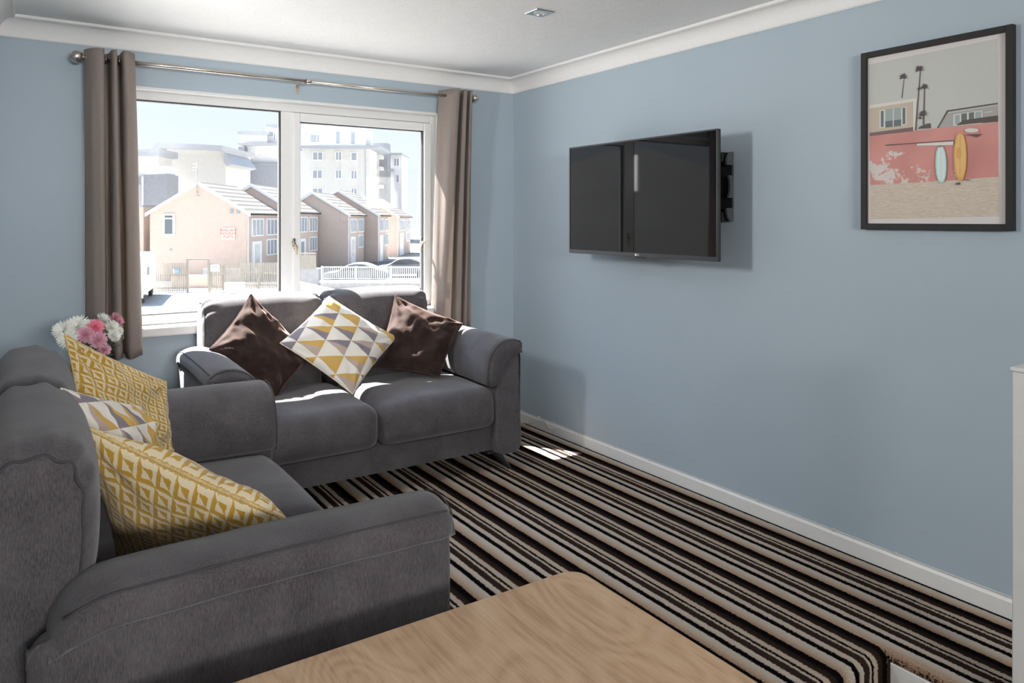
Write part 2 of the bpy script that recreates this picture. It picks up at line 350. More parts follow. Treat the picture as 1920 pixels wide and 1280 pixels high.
def rbox(h, r, n=(12, 12, 10), warp=None):
    """rounded box centred on the origin, half sizes h, corner radius r, optional warp(p, t)"""
    vid = {}; vs = []; fs = []
    def lat(hh, rr, m):
        k = 4; out = []
        for i in range(k + 1): out.append(-hh + rr * i / k)
        for i in range(1, m): out.append(-hh + rr + (2 * hh - 2 * rr) * i / m)
        for i in range(k + 1): out.append(hh - rr + rr * i / k)
        return out
    L = [lat(h[i], r, n[i]) for i in range(3)]
    def vert(p):
        key = tuple(round(c, 6) for c in p)
        if key in vid: return vid[key]
        q = Vector([max(-(h[i] - r), min(h[i] - r, p[i])) for i in range(3)]); d = Vector(p) - q
        if d.length > 1e-9: pp = q + d.normalized() * r
        else: pp = q
        if warp: pp = Vector(warp(pp, (pp.x / h[0], pp.y / h[1], pp.z / h[2])))
        vid[key] = len(vs); vs.append(pp); return vid[key]
    for ax in range(3):
        a, b = [(1, 2), (2, 0), (0, 1)][ax]
        for sgn in (-1, 1):
            A, B = L[a], L[b]
            for i in range(len(A) - 1):
                for j in range(len(B) - 1):
                    q = []
                    for (ii, jj) in ((i, j), (i + 1, j), (i + 1, j + 1), (i, j + 1)):
                        p = [0, 0, 0]; p[ax] = sgn * h[ax]; p[a] = A[ii]; p[b] = B[jj]; q.append(vert(p))
                    fs.append(tuple(q if sgn > 0 else q[::-1]))
    return vs, fs

def catmull(pts, sub=5, closed=True):
    out = []; N = len(pts)
    for i in range(N if closed else N - 1):
        p0, p1, p2, p3 = (Vector(pts[(i + d) % N]) if closed else Vector(pts[max(0, min(N - 1, i + d))]) for d in (-1, 0, 1, 2))
        for s in range(sub):
            t = s / sub; out.append(0.5 * ((2 * p1) + (-p0 + p2) * t + (2 * p0 - 5 * p1 + 4 * p2 - p3) * t * t + (-p0 + 3 * p1 - 3 * p2 + p3) * t ** 3))
    if not closed: out.append(Vector(pts[-1]))
    return out
def loft(prof, a, b, r0, r1, fn, n=10, k=6, wob=None, insw=None):
    """closed smooth profile extruded a..b with rounded ends (inset r0/r1); fn(p2d, s) -> 3D"""
    P = [Vector((p[0], p[1])) for p in prof]; N = len(P)
    area_ = sum(P[i].x * P[(i + 1) % N].y - P[(i + 1) % N].x * P[i].y for i in range(N))
    sg = 1 if area_ > 0 else -1; nr = []
    for i in range(N):
        t = (P[(i + 1) % N] - P[i - 1]).normalized(); nr.append(Vector((t.y, -t.x)) * sg)
    sl_ = []
    for i in range(k): th = math.pi / 2 * i / k; sl_.append((a + r0 * (1 - math.cos(th)), r0 * (1 - math.sin(th))))
    for i in range(n + 1): sl_.append((a + r0 + (b - r1 - a - r0) * i / n, 0.0))
    for i in range(k - 1, -1, -1): th = math.pi / 2 * i / k; sl_.append((b - r1 * (1 - math.cos(th)), r1 * (1 - math.sin(th))))
    vs = []; fs = []
    for s, ins in sl_:
        for i in range(N):
            p = P[i] - nr[i] * ins * (insw[i] if insw else 1.0)
            if wob: p = p + nr[i] * wob(i / N, s, ins)
            vs.append(Vector(fn(p, s)))
    S = len(sl_)
    for q in range(S - 1):
        for i in range(N): fs.append((q * N + i, q * N + (i + 1) % N, (q + 1) * N + (i + 1) % N, (q + 1) * N + i))
    fs.append(tuple(range(N))[::-1]); fs.append(tuple((S - 1) * N + i for i in range(N)))
    return vs, fs
def add_text(name, body, size, mat, parent, mw, extrude=0.0):
    c = bpy.data.curves.new(name, 'FONT'); c.body = body; c.size = size; c.extrude = extrude; c.align_x = 'CENTER'; c.align_y = 'CENTER'
    t = bpy.data.objects.new(name + '_tmp', c); COL.objects.link(t)
    bpy.context.view_layer.update()
    me = bpy.data.meshes.new_from_object(t.evaluated_get(bpy.context.evaluated_depsgraph_get()))
    bpy.data.objects.remove(t); me.materials.clear(); me.materials.append(mat); me.transform(mw)
    o = bpy.data.objects.new(name, me); COL.objects.link(o)
    if parent is not None: o.parent = parent
    return o
def struct(o): o['kind'] = 'structure'; return o

# ================================================================== ROOM SHELL
T = 0.25
OX0, OX1, OZ0, OZ1 = 0.27, 2.345, 0.835, 2.118                      # window opening in the room wall
def wallbox(name, boxes, mat=None):
    mb = MB()
    for lo, hi in boxes: mb.box(lo, hi)
    return struct(mb.build(name, mat or MT['wall']))
wallbox('wall_front', [((XL - T, YW, -0.4), (OX0, YW + 0.14, 2.6)), ((OX1, YW, -0.4), (XW + T, YW + 0.14, 2.6)), ((OX0, YW, -0.4), (OX1, YW + 0.14, OZ0 - 0.05)), ((OX0, YW, OZ1), (OX1, YW + 0.14, 2.6))])
wallbox('wall_right', [((XW, YB, -0.4), (XW + T, YW, 2.6))])
# left wall: only beside the sofas; small unseen window added high up to cast the television's shadow
wallbox('wall_left', [((XL - T, 1.25, -0.4), (XL, YW, 1.7)), ((XL - T, 1.25, 2.14), (XL, YW, 2.6)), ((XL - T, 1.25, 1.7), (XL, 2.74, 2.14)), ((XL - T, 3.06, 1.7), (XL, YW, 2.14))])
wallbox('wall_alcove', [((XB, 1.25, -0.4), (XL - T, 1.5, 2.6))])
wallbox('wall_side', [((XB - T, YB, -0.4), (XB, 1.5, 2.6))])
wallbox('wall_rear', [((XB, YB - T, -0.4), (-0.2, YB, 2.6)), ((1.3, YB - T, -0.4), (XW + T, YB, 2.6)), ((-0.2, YB - T, -0.4), (1.3, YB, 1.6)), ((-0.2, YB - T, 2.2), (1.3, YB, 2.6))])  # high strip opening added for the rear fill light
struct(MB().box((XB - T, YB - T, HC), (XW + T, YW + T, HC + 0.25)).build('ceiling', MT['ceiling']))
# carpeted floor: upper level with a rounded nosing at the step, ledge beside the wall, lower level
def floor_mesh():
    mb = MB(); R = 0.035
    prof = [(YW, 0.0), (YS + R, 0.0)] + [(YS + R - R * math.sin(a), -R + R * math.cos(a)) for a in [math.pi / 2 * i / 8 for i in range(1, 9)]] + [(YS, ZL), (YS - 0.01, ZL - 0.1), (YW, ZL - 0.1)]
    mb.prism(prof, XL - 0.02, XS, lambda y, z, x: (x, y, z))
    x1 = XW + 0.01; prof2 = [(x1, 0.0), (XS + 0.012, 0.0), (XS + 0.002, -0.006), (XS - 0.002, -0.018), (XS - 0.002, -0.03), (XS + 0.01, -0.035), (XS + 0.01, -0.3), (x1, -0.3)]
    mb.prism(prof2, YB, YW, lambda x, z, y: (x, y, z))
    mb.box((XB, YB, ZL - 0.15), (XS + 0.011, YS + 0.02, ZL))
    return mb.build('floor', MT['carpet'])
struct(floor_mesh())
struct(MB().box((XS - 0.006, YB, ZL), (XS + 0.012, YS - 0.012, -0.032)).build('trim_1', MT['gloss_white'], bevel=0.002))      # white side board of the step
# baseboards
def base_prof(): return [(0, 0), (0.014, 0), (0.014, 0.058), (0.009, 0.066), (0.003, 0.070), (0, 0.070)]
struct(MB().prism(base_prof(), YB, YW, lambda a, z, y: (XW - a, y, z)).build('baseboard_right', MT['gloss_white']))
struct(MB().prism(base_prof(), XL, XW - 0.014, lambda a, z, x: (x, YW - a, z)).build('baseboard_front', MT['gloss_white']))
struct(MB().prism(base_prof(), 1.3, YW - 0.014, lambda a, z, y: (XL + a, y, z)).build('baseboard_left', MT['gloss_white']))
# coving: concave profile with a bead on the ceiling side; (offset from the wall, height)
cp = [(0, 2.300), (0.006, 2.299), (0.008, 2.303)]
for i in range(11):
    t = math.radians(90 * i / 10); cp.append((0.010 + 0.058 * (1 - math.cos(t)), 2.304 + 0.080 * math.sin(t)))
cp += [(0.072, 2.384), (0.078, 2.388), (0.079, 2.40), (0, 2.40)]
struct(MB().prism(cp, 0, 1, lambda d, z, t: ((XL + d) + t * ((XW - d) - (XL + d)), YW - d, z)).build('trim_2', MT['cove']))
struct(MB().prism(cp, 0, 1, lambda d, z, t: (XW - d, (YW - d) * (1 - t) + t * (YB + d), z)).build('trim_3', MT['cove']))
struct(MB().prism(cp, 0, 1, lambda d, z, t: (XL + d, (YW - d) * (1 - t) + t * 1.25, z)).build('trim_4', MT['cove']))

# ================================================================== WINDOW
YF = YW + 0.065                                                     # inner face of the plastic frame
def frame_rect(mb, x0, x1, z0, z1, wd, y0, y1, k=0):
    mb.box((x0, y0, z0), (x0 + wd[0], y1, z1), k); mb.box((x1 - wd[1], y0, z0), (x1, y1, z1), k)
    mb.box((x0 + wd[0], y0, z1 - wd[2]), (x1 - wd[1], y1, z1), k); mb.box((x0 + wd[0], y0, z0), (x1 - wd[1], y1, z0 + wd[3]), k)
win = thing('window_1', None, None, (0, 0, 0)); win['kind'] = 'structure'
mb = MB(); GX0, GX1 = 0.330, 1.293
frame_rect(mb, OX0, OX1, OZ0, OZ1, (0.06, 0.055, 0.062, 0.055), YF, YF + 0.07)
mb.box((1.293, YF, OZ0 + 0.055), (1.372, YF + 0.07, OZ1 - 0.062)); mb.build('window_frame', MT['upvc'], win, bevel=0.006)
mb = MB(); mb.box((OX0, YW - 0.004, OZ1 - 0.016), (OX1, YF, OZ1 + 0.0)); mb.box((OX0, YW - 0.004, OZ0), (OX0 + 0.014, YF, OZ1 - 0.016)); mb.box((OX1 - 0.014, YW - 0.004, OZ0), (OX1, YF, OZ1 - 0.016))
mb.build('window_reveal', MT['gloss_white'], win, bevel=0.003)
mb = MB(); mb.box((OX0 - 0.05, YW - 0.05, OZ0 - 0.052), (OX1 + 0.04, YW, OZ0)); mb.box((OX0, YW, OZ0 - 0.05), (OX1, YF + 0.07, OZ0)); mb.build('window_sill', MT['gloss_white'], win, bevel=0.01, seg=3)
CX0, CX1, CZ0, CZ1 = 1.362, 2.292, OZ0 + 0.03, 2.052
cas = MB(); frame_rect(cas, CX0, CX1, CZ0, CZ1, (0.046, 0.052, 0.052, 0.052), YF - 0.012, YF + 0.055); casement = cas.build('casement', MT['upvc'], win, bevel=0.007, seg=3)
g = MB(); frame_rect(g, GX0, GX1, OZ0 + 0.054, 2.057, (0.004, 0.007, 0.007, 0.004), YF + 0.004, YF + 0.03); g.build('gasket', MT['gasket'], win)
g = MB(); frame_rect(g, CX0 + 0.045, CX1 - 0.051, CZ0 + 0.051, CZ1 - 0.051, (0.004, 0.007, 0.007, 0.004), YF + 0.002, YF + 0.03); g.build('gasket', MT['gasket'], casement)
MB().add([(GX0, YF + 0.035, OZ0 + 0.05), (GX1, YF + 0.035, OZ0 + 0.05), (GX1, YF + 0.035, 2.06), (GX0, YF + 0.035, 2.06)], [(0, 1, 2, 3)]).build('glass_pane', MT['glass'], win)
MB().add([(CX0 + .04, YF + 0.03, CZ0 + .04), (CX1 - .045, YF + 0.03, CZ0 + .04), (CX1 - .045, YF + 0.03, CZ1 - .045), (CX0 + .04, YF + 0.03, CZ1 - .045)], [(0, 1, 2, 3)]).build('glass_pane', MT['glass'], casement)
def handle(px, side):
    p = on_y(*px, YF - 0.012); mb = MB(); x, z = p.x, p.z; y = YF - 0.012
    mb.box((x - 0.008, y - 0.005, z - 0.036), (x + 0.008, y, z + 0.036))
    mb.lathe([(0.007, 0), (0.007, 0.02), (0.004, 0.024)], (x, y - 0.005, z + 0.004), 12, 0, (0, -1, 0))
    for dz in (-0.026, 0.026): mb.lathe([(0.0035, 0), (0.003, 0.003), (0.0, 0.0035)], (x, y - 0.005, z + dz), 8, 1, (0, -1, 0))
    mb.tube([(x - side * 0.02, y - 0.026, z + 0.02), (x - side * 0.012, y - 0.026, z + 0.004), (x, y - 0.026, z), (x + side * 0.012, y - 0.024, z - 0.014), (x + side * 0.014, y - 0.022, z - 0.05), (x + side * 0.012, y - 0.022, z - 0.066)], [0.003, 0.004, 0.006, 0.005, 0.004, 0.006], 8)
    return mb.build('window_handle', None, casement, True, mats=[MT['brass'], MT['gasket']], bevel=0)
handle((551, 458), 1); handle((790, 455), -1)
# unseen windows added around the two fill lights (rear and high left), frames only
def side_window(name, pts, mat='upvc'):
    r = thing(name, None, None); r['kind'] = 'structure'; mb = MB()
    for lo, hi in pts: mb.box(lo, hi)
    mb.build('window_frame', MT[mat], r); return r
yb = YB - 0.12
side_window('window_fill_rear', [((-0.2, yb, 1.6), (-0.15, yb + 0.06, 2.2)), ((1.25, yb, 1.6), (1.3, yb + 0.06, 2.2)), ((-0.15, yb, 1.6), (1.25, yb + 0.06, 1.64)), ((-0.15, yb, 2.16), (1.25, yb + 0.06, 2.2)), ((0.53, yb, 1.64), (0.57, yb + 0.06, 2.16))])
xb = XL - 0.12
side_window('window_fill_left', [((xb, 2.74, 1.7), (xb + 0.05, 2.76, 2.14)), ((xb, 3.04, 1.7), (xb + 0.05, 3.06, 2.14)), ((xb, 2.76, 1.7), (xb + 0.05, 3.04, 1.72)), ((xb, 2.76, 2.12), (xb + 0.05, 3.04, 2.14))])

# ================================================================== CURTAINS
YR, ZR = YW - 0.095, 2.222
rod = thing('curtain_rod', 'slim brushed nickel curtain rod with ball finials above the window', 'curtain rod', (1.38, YR, ZR))
RL, RR = 0.285, 2.487
def R_(v): return Vector(v) - Vector((1.38, YR, ZR))
MB().tube([R_((RL, YR, ZR)), R_((1.40, YR, ZR - 0.004))], 0.0115, 14).build('rod_tube', MT['nickel'], rod, True)
MB().tube([R_((1.40, YR, ZR - 0.004)), R_((RR, YR, ZR))], 0.0095, 14).build('rod_tube', MT['nickel'], rod, True)
for sx, x in ((-1, RL), (1, RR)):
    prof = [(0.0, -0.004), (0.013, -0.004), (0.016, 0.0), (0.016, 0.006), (0.011, 0.010), (0.011, 0.016), (0.018, 0.020), (0.018, 0.024)] + [(0.032 * math.sin(a), 0.052 - 0.032 * math.cos(a)) for a in [math.radians(20 + 16 * i) for i in range(11)]]
    MB().lathe(prof, R_((x, YR, ZR)), 20, 0, (sx, 0, 0)).build('finial', MT['nickel'], rod, True)
mb = MB(); bx = 1.372
mb.box(R_((bx - 0.010, YW - 0.003, ZR - 0.066)), R_((bx + 0.010, YW, ZR + 0.0))); mb.box(R_((bx - 0.007, YR + 0.003, ZR - 0.020)), R_((bx + 0.007, YW - 0.003, ZR - 0.014)))
mb.tube([R_((bx, YR, ZR - 0.017)), R_((bx, YR, ZR - 0.008))], 0.006, 8); mb.lathe([(0.004, 0), (0.003, 0.003), (0, 0.003)], R_((bx, YW - 0.003, ZR - 0.05)), 8, 0, (0, -1, 0))
mb.build('rod_bracket', MT['nickel'], rod, bevel=0.001)
MB().lathe([(0.0135, -0.012), (0.0145, -0.01), (0.0145, 0.008), (0.0135, 0.012)], R_((1.405, YR, ZR - 0.004)), 16, 0, (1, 0, 0)).build('rod_joint', MT['nickel'], rod, True)

def curtain(name_label, path_top, path_bot, z0, z1, hem=0.0):
    top = catmull([(p[0], p[1], 0) for p in path_top], 7, False); bot = catmull([(p[0], p[1], 0) for p in path_bot], 7, False)
    N = len(top); c0 = Vector((sum(p.x for p in top) / N, YR, 0)); vs = []; fs = []; uv = []
    K = 34
    for k in range(K + 1):
        t = k / K
        for i in range(N):
            a, b = top[i], bot[i]; tt = t ** 0.8; q = a.lerp(b, tt)
            wv = noise.noise(Vector((i * 0.22, t * 3.0, z0))) * 0.006 * min(1, 4 * t)
            y = min(q.y + wv, YW - 0.012); z = z1 + (z0 - z1) * t + (math.sin(i * 0.35) * 0.006 if k == K else 0)
            vs.append(Vector((q.x + wv * 0.6, y, z)) - Vector((c0.x, YR, z0))); uv.append((i / N, t))
    for k in range(K):
        for i in range(N - 1): fs.append((k * N + i, k * N + i + 1, (k + 1) * N + i + 1, (k + 1) * N + i))
    r = thing('curtain', name_label, 'curtain', (c0.x, YR, z0), group='taupe window curtains')
    o = mesh('curtain_cloth', vs, fs, MT['curtain'], r, True); m = o.modifiers.new('thick', 'SOLIDIFY'); m.thickness = 0.003; m.offset = 0
    return r, c0
f_, b_ = YW - 0.165, YW - 0.03                                       # front and back limits of the folds
rL, cL = curtain('taupe eyelet curtain hanging at the left end of the rod beside the flowers',
    [(0.272, b_), (0.268, YW - 0.09), (0.300, f_ + 0.01), (0.345, f_), (0.352, YW - 0.08), (0.360, b_), (0.378, YW - 0.06), (0.384, f_ + 0.01), (0.402, f_), (0.410, YW - 0.07), (0.417, b_), (0.428, YW - 0.05), (0.432, f_ + 0.01), (0.452, f_ - 0.005), (0.487, YW - 0.12), (0.497, b_)],
    [(0.275, b_), (0.282, YW - 0.09), (0.312, f_ + 0.02), (0.352, f_), (0.362, YW - 0.08), (0.372, b_ - 0.02), (0.384, YW - 0.07), (0.398, f_), (0.428, f_ - 0.005), (0.440, YW - 0.07), (0.447, b_), (0.452, YW - 0.06), (0.458, f_), (0.494, f_ - 0.01), (0.524, YW - 0.12), (0.530, b_)], 0.705, 2.262)
fb_ = YW - 0.10
rR, cR = curtain('taupe eyelet curtain hanging at the right end of the rod near the room corner',
    [(2.305, b_), (2.318, YW - 0.07), (2.348, f_ + 0.01), (2.392, f_), (2.410, YW - 0.07), (2.416, b_), (2.424, YW - 0.06), (2.428, f_ + 0.01), (2.446, f_), (2.456, YW - 0.07), (2.462, b_), (2.470, YW - 0.06), (2.476, f_ + 0.01), (2.496, f_ + 0.02), (2.512, YW - 0.08), (2.516, b_)],
    [(2.245, b_), (2.268, YW - 0.07), (2.300, fb_), (2.345, fb_ - 0.01), (2.368, YW - 0.07), (2.376, b_), (2.384, YW - 0.06), (2.398, fb_ + 0.01), (2.430, fb_), (2.444, YW - 0.07), (2.452, b_), (2.462, YW - 0.06), (2.472, fb_ + 0.01), (2.500, fb_ + 0.02), (2.520, YW - 0.08), (2.525, b_)], 0.69, 2.262)
for r, c, xs in ((rL, cL, (0.292, 0.36, 0.395, 0.42, 0.46)), (rR, cR, (2.335, 2.405, 2.436, 2.468, 2.505))):
    for x in xs:
        mb = MB(); ring = [(x - c.x, (math.cos(a) * 0.021), ZR + math.sin(a) * 0.021 - r.location.z) for a in [math.radians(30 * i) for i in range(12)]]
        mb.tube(ring, 0.003, 6, closed=True); mb.build('eyelet', MT['nickel'], r, True)

# ================================================================== CEILING DOWNLIGHT
dl = thing('downlight', 'square chrome recessed downlight in the textured ceiling', 'ceiling light', (2.063, 2.856, HC))
mb = MB(); h = 0.052; n = 24
sq = []; ci = []
for i in range(n):
    a = 2 * math.pi * i / n + math.pi / 4; c, s = math.cos(a), math.sin(a); k = h / max(abs(c), abs(s)); sq.append((c * k, s * k)); ci.append((c * 0.036, s * 0.036))
vs = [(x, y, 0) for x, y in sq] + [(x, y, -0.004) for x, y in sq] + [(x * 0.96, y * 0.96, -0.006) for x, y in sq] + [(x, y, -0.006) for x, y in ci] + [(x * .85, y * .85, 0.02) for x, y in ci]
fs = []
for L in range(4):
    for i in range(n): fs.append((L * n + i, L * n + (i + 1) % n, (L + 1) * n + (i + 1) % n, (L + 1) * n + i))
MB().add(vs, fs).build('bezel', MT['chrome'], dl)
MB().lathe([(0.0, -0.003), (0.018, -0.004), (0.024, -0.006), (0.029, -0.003), (0.030, 0.002), (0.0, 0.003)], (0, 0, 0), 24).build('lamp_face', MT['gloss_white'], dl, True)

# ================================================================== SOFAS
def sofa(name, label, loc, rot, W=1.67, split=0.82, bk=0.0, sc=1.0):
    r = thing('sofa', label, 'sofa', loc, rot, None)
    D = 0.88; aw = 0.165
    fab = MT['sofa']
    # base rail between the arms and back frame
    vs, fs = rbox(((W - 2 * aw) / 2 + 0.02, 0.40, 0.072), 0.02, (10, 6, 3)); mesh('base_rail', [v + Vector((W / 2, 0.445, 0.192)) for v in vs], fs, fab, r, True)
    bp = catmull([(0.66, 0.125), (0.85 + bk * .8, 0.125), (0.865 + bk * .8, 0.40), (0.868 + bk * .8, 0.70), (0.85 + bk * .8, 0.79), (0.80, 0.76), (0.75, 0.55), (0.70, 0.30)], 4)
    vs, fs = loft(bp, aw - 0.03, W - aw + 0.03, 0.04, 0.04, lambda p, s: (s, p[0], p[1])); mesh('back_frame', vs, fs, fab, r, True)
    for side in (0, 1):
        X = (lambda a: a) if side == 0 else (lambda a: W - a)
        # arm panel: front panel with rounded inner top
        ap = [(0.014, 0.118), (0.008, 0.30), (0.006, 0.50), (0.008, 0.648), (0.03, 0.662), (0.075, 0.656), (0.125, 0.62), (0.158, 0.55), (0.170, 0.47), (0.172, 0.30), (0.170, 0.12)]
        ap = catmull(ap, 3)
        vs, fs = loft(ap, -0.004, 0.83, 0.016, 0.05, lambda p, s: (X(p[0]), s + (0.012 if s > .4 else 0) - 0.0, p[1]), 8)
        o = mesh('arm_panel', vs, fs, fab, r, True); fix_normals(o)
        # padded arm top draped over the panel
        pp = [(-0.004, 0.660), (-0.010, 0.682), (-0.004, 0.712), (0.03, 0.734), (0.085, 0.742), (0.145, 0.728), (0.195, 0.690), (0.226, 0.630), (0.236, 0.565), (0.230, 0.510), (0.205, 0.485), (0.175, 0.490), (0.155, 0.54), (0.130, 0.592), (0.085, 0.640), (0.03, 0.655)]
        pp = catmull(pp, 3)
        def pf(p, s, X=X):
            t = s / 0.80; drop = 0.0
            if t > 0.86: drop = (t - 0.86) ** 2 * 1.6
            z = p[1] - drop + 0.006 * math.sin(t * 3.1)
            return (X(p[0]), s, z)
        def wob(u, s, ins): return 0.0018 * noise.noise(Vector((u * 9, s * 9, side * 5.0)))
        vs, fs = loft(pp, -0.012, 0.81, 0.038, 0.055, pf, 26, 7, wob, insw=[1.0 if q_ < 30 else max(0.12, 1 - (q_ - 30) * 0.2) for q_ in range(len(pp))]); o = mesh('arm_pad', vs, fs, fab, r, True); fix_normals(o)
        # piping seam along the outer top edge and round the front
        i0 = max(range(len(pp)), key=lambda i: -abs(pp[i][0] + 0.0) - abs(pp[i][1] - 0.722) * 3)
        pt = pp[i0]; MB().tube([pf((pt[0] - 0.001, pt[1] + 0.001), 0.012 + 0.775 * i / 30) for i in range(31)], 0.0022, 6).build('seam_piping', MT['piping'], o, True)
        fr = [(p[0] * 0.94 + 0.007, p[1]) for p in pp[2 * 3: 10 * 3]]
        MB().tube([pf((p[0], p[1] - 0.004), -0.003) for p in fr], 0.0022, 6).build('seam_piping', MT['piping'], o, True)
    # seat cushions
    segs = ((aw - 0.005, split - 0.002), (split + 0.002, W - aw + 0.005))
    for k, (a, b) in enumerate(segs):
        hx = (b - a) / 2
        def warp(p, t, k=k, hx=hx):
            z = p.z; cr = (1 - t[0] ** 4) * (1 - max(-1, min(1, t[1])) ** 2 * 0.7)
            if z > 0: z += 0.030 * cr * (z / 0.108)
            y = p.y - 0.022 * (1 - t[0] ** 4) * (1 - t[2] ** 2) * (1 if t[1] < -0.9 else max(0, -t[1]))
            nz = noise.noise(Vector((p.x * 6 + k * 7, p.y * 6, p.z * 6))) * 0.004
            # faint pulls running back from the front edge
            nz += 0.0022 * math.sin(p.x * 95 + 3 * noise.noise(Vector((p.x * 3, p.y * 3, k)))) * max(0, noise.noise(Vector((p.x * 4.2, p.y * 2, 3.1 + k)))) * 2
            y += nz * (1 if t[1] < -0.9 else 0)
            return (p.x, y, z + (nz if z > 0 else 0))
        vs, fs = rbox((hx, 0.36, 0.108), 0.062, (26, 24, 8), warp)
        c = Vector(((a + b) / 2, 0.36 + 0.008, 0.36)); o = mesh('seat_cushion', [v + c for v in vs], fs, fab, r, True)
        pip = [Vector((x, 0.012 - (0.012 if abs(x) < hx - .1 else 0.006), z)) for x, z in []]
        zb = -0.100; line = []
        for i in range(21):
            t = -1 + 2 * i / 20; line.append(Vector((t * (hx - 0.012), -0.357 + 0.015 * abs(t) ** 6 + 0.010, zb + 0.012 * abs(t) ** 8)) + c)
        MB().tube(line, 0.0028, 6).build('seam_piping', MT['piping'], o, True)
    # back cushions: rolled top above a lumbar bulge
    prof = catmull([(0.66, 0.455), (0.648, 0.53), (0.676, 0.605), (0.652, 0.68), (0.638, 0.78), (0.642, 0.89), (0.672, 0.957), (0.740, 0.986), (0.815, 0.975), (0.866, 0.90), (0.872, 0.76), (0.868, 0.60), (0.862, 0.46), (0.76, 0.44)], 9)
    bs = ((0.105, 0.757), (0.765, 1.425))
    for k, (a, b) in enumerate(bs):
        def bf(p, s, a=a, b=b, k=k, pk=1.0):
            t = (s - a) / (b - a) * 2 - 1; q = Vector((s, 0.66 + (p[0] - 0.66) * sc + bk, p[1]))
            f = (1 - min(1, abs(t)) ** 3)
            if p[0] < 0.76: q.y -= 0.022 * f * (0.5 + 0.5 * (p[1] > 0.6))
            q.z += 0.012 * f * max(0, (p[1] - 0.8) / 0.18)
            ed = max(0, abs(t) - 0.72) / 0.28
            puck = 0.009 * math.sin(math.atan2(p[1] - 0.75, p[0] - 0.76) * 20 + k + 1.3 * math.sin(p[1] * 30)) * ed * (1 if p[1] > 0.86 else 0.35) * pk
            q.z += puck; q.y -= puck * 0.6
            q.z += 0.005 * noise.noise(Vector((s * 7, p[0] * 7, p[1] * 7 + k)))
            return q
        vs, fs = loft(prof, a, b, 0.062, 0.062, bf, 22, 9); o = mesh('back_cushion', vs, fs, fab, r, True); fix_normals(o)
        for s, e_ in ((a + 0.010, 0.0255), (b - 0.010, 0.0255)):
            P = [Vector((p[0], p[1])) for p in prof]; cen = Vector((0.765, 0.72)); N = len(P); ring = []
            for i in range(N):
                t_ = (P[(i + 1) % N] - P[i - 1]).normalized(); nn = Vector((t_.y, -t_.x));
                if nn.dot(P[i] - cen) < 0: nn = -nn
                ring.append(bf(P[i] - nn * e_, s, pk=0.5))
            MB().tube(ring, 0.0028, 6, closed=True).build('seam_piping', MT['piping'], o, True)
    # splayed black legs
    for sx in (0, 1):
        for sy in (0, 1):
            x = 0.14 if sx == 0 else W - 0.14; y = 0.10 if sy == 0 else 0.76; dx = (-1 if sx == 0 else 1); dy = (-1 if sy == 0 else 1)
            mb = MB(); mb.box((x - 0.07, y - 0.07, 0.108), (x + 0.07, y + 0.07, 0.122))
            mb.tube([(x + dx * 0.01, y + dy * 0.01, 0.112), (x + dx * 0.035, y + dy * 0.028, 0.07), (x + dx * 0.085, y + dy * 0.058, 0.001)], [0.030, 0.020, 0.0085], 10)
            mb.build('leg', MT['black'], r, True, bevel=0.002)
    return r
AX, AY, BX, BY = 0.69, 3.435, 0.850, 1.53
sofaA = sofa('a', 'grey two-seat sofa with brown cushions under the window', (AX, AY, 0), 0, bk=0.015)
sofaB = sofa('b', 'grey two-seat sofa in the left foreground with mustard yellow cushions', (BX, BY, 0), math.pi / 2, bk=0.088, sc=0.88)

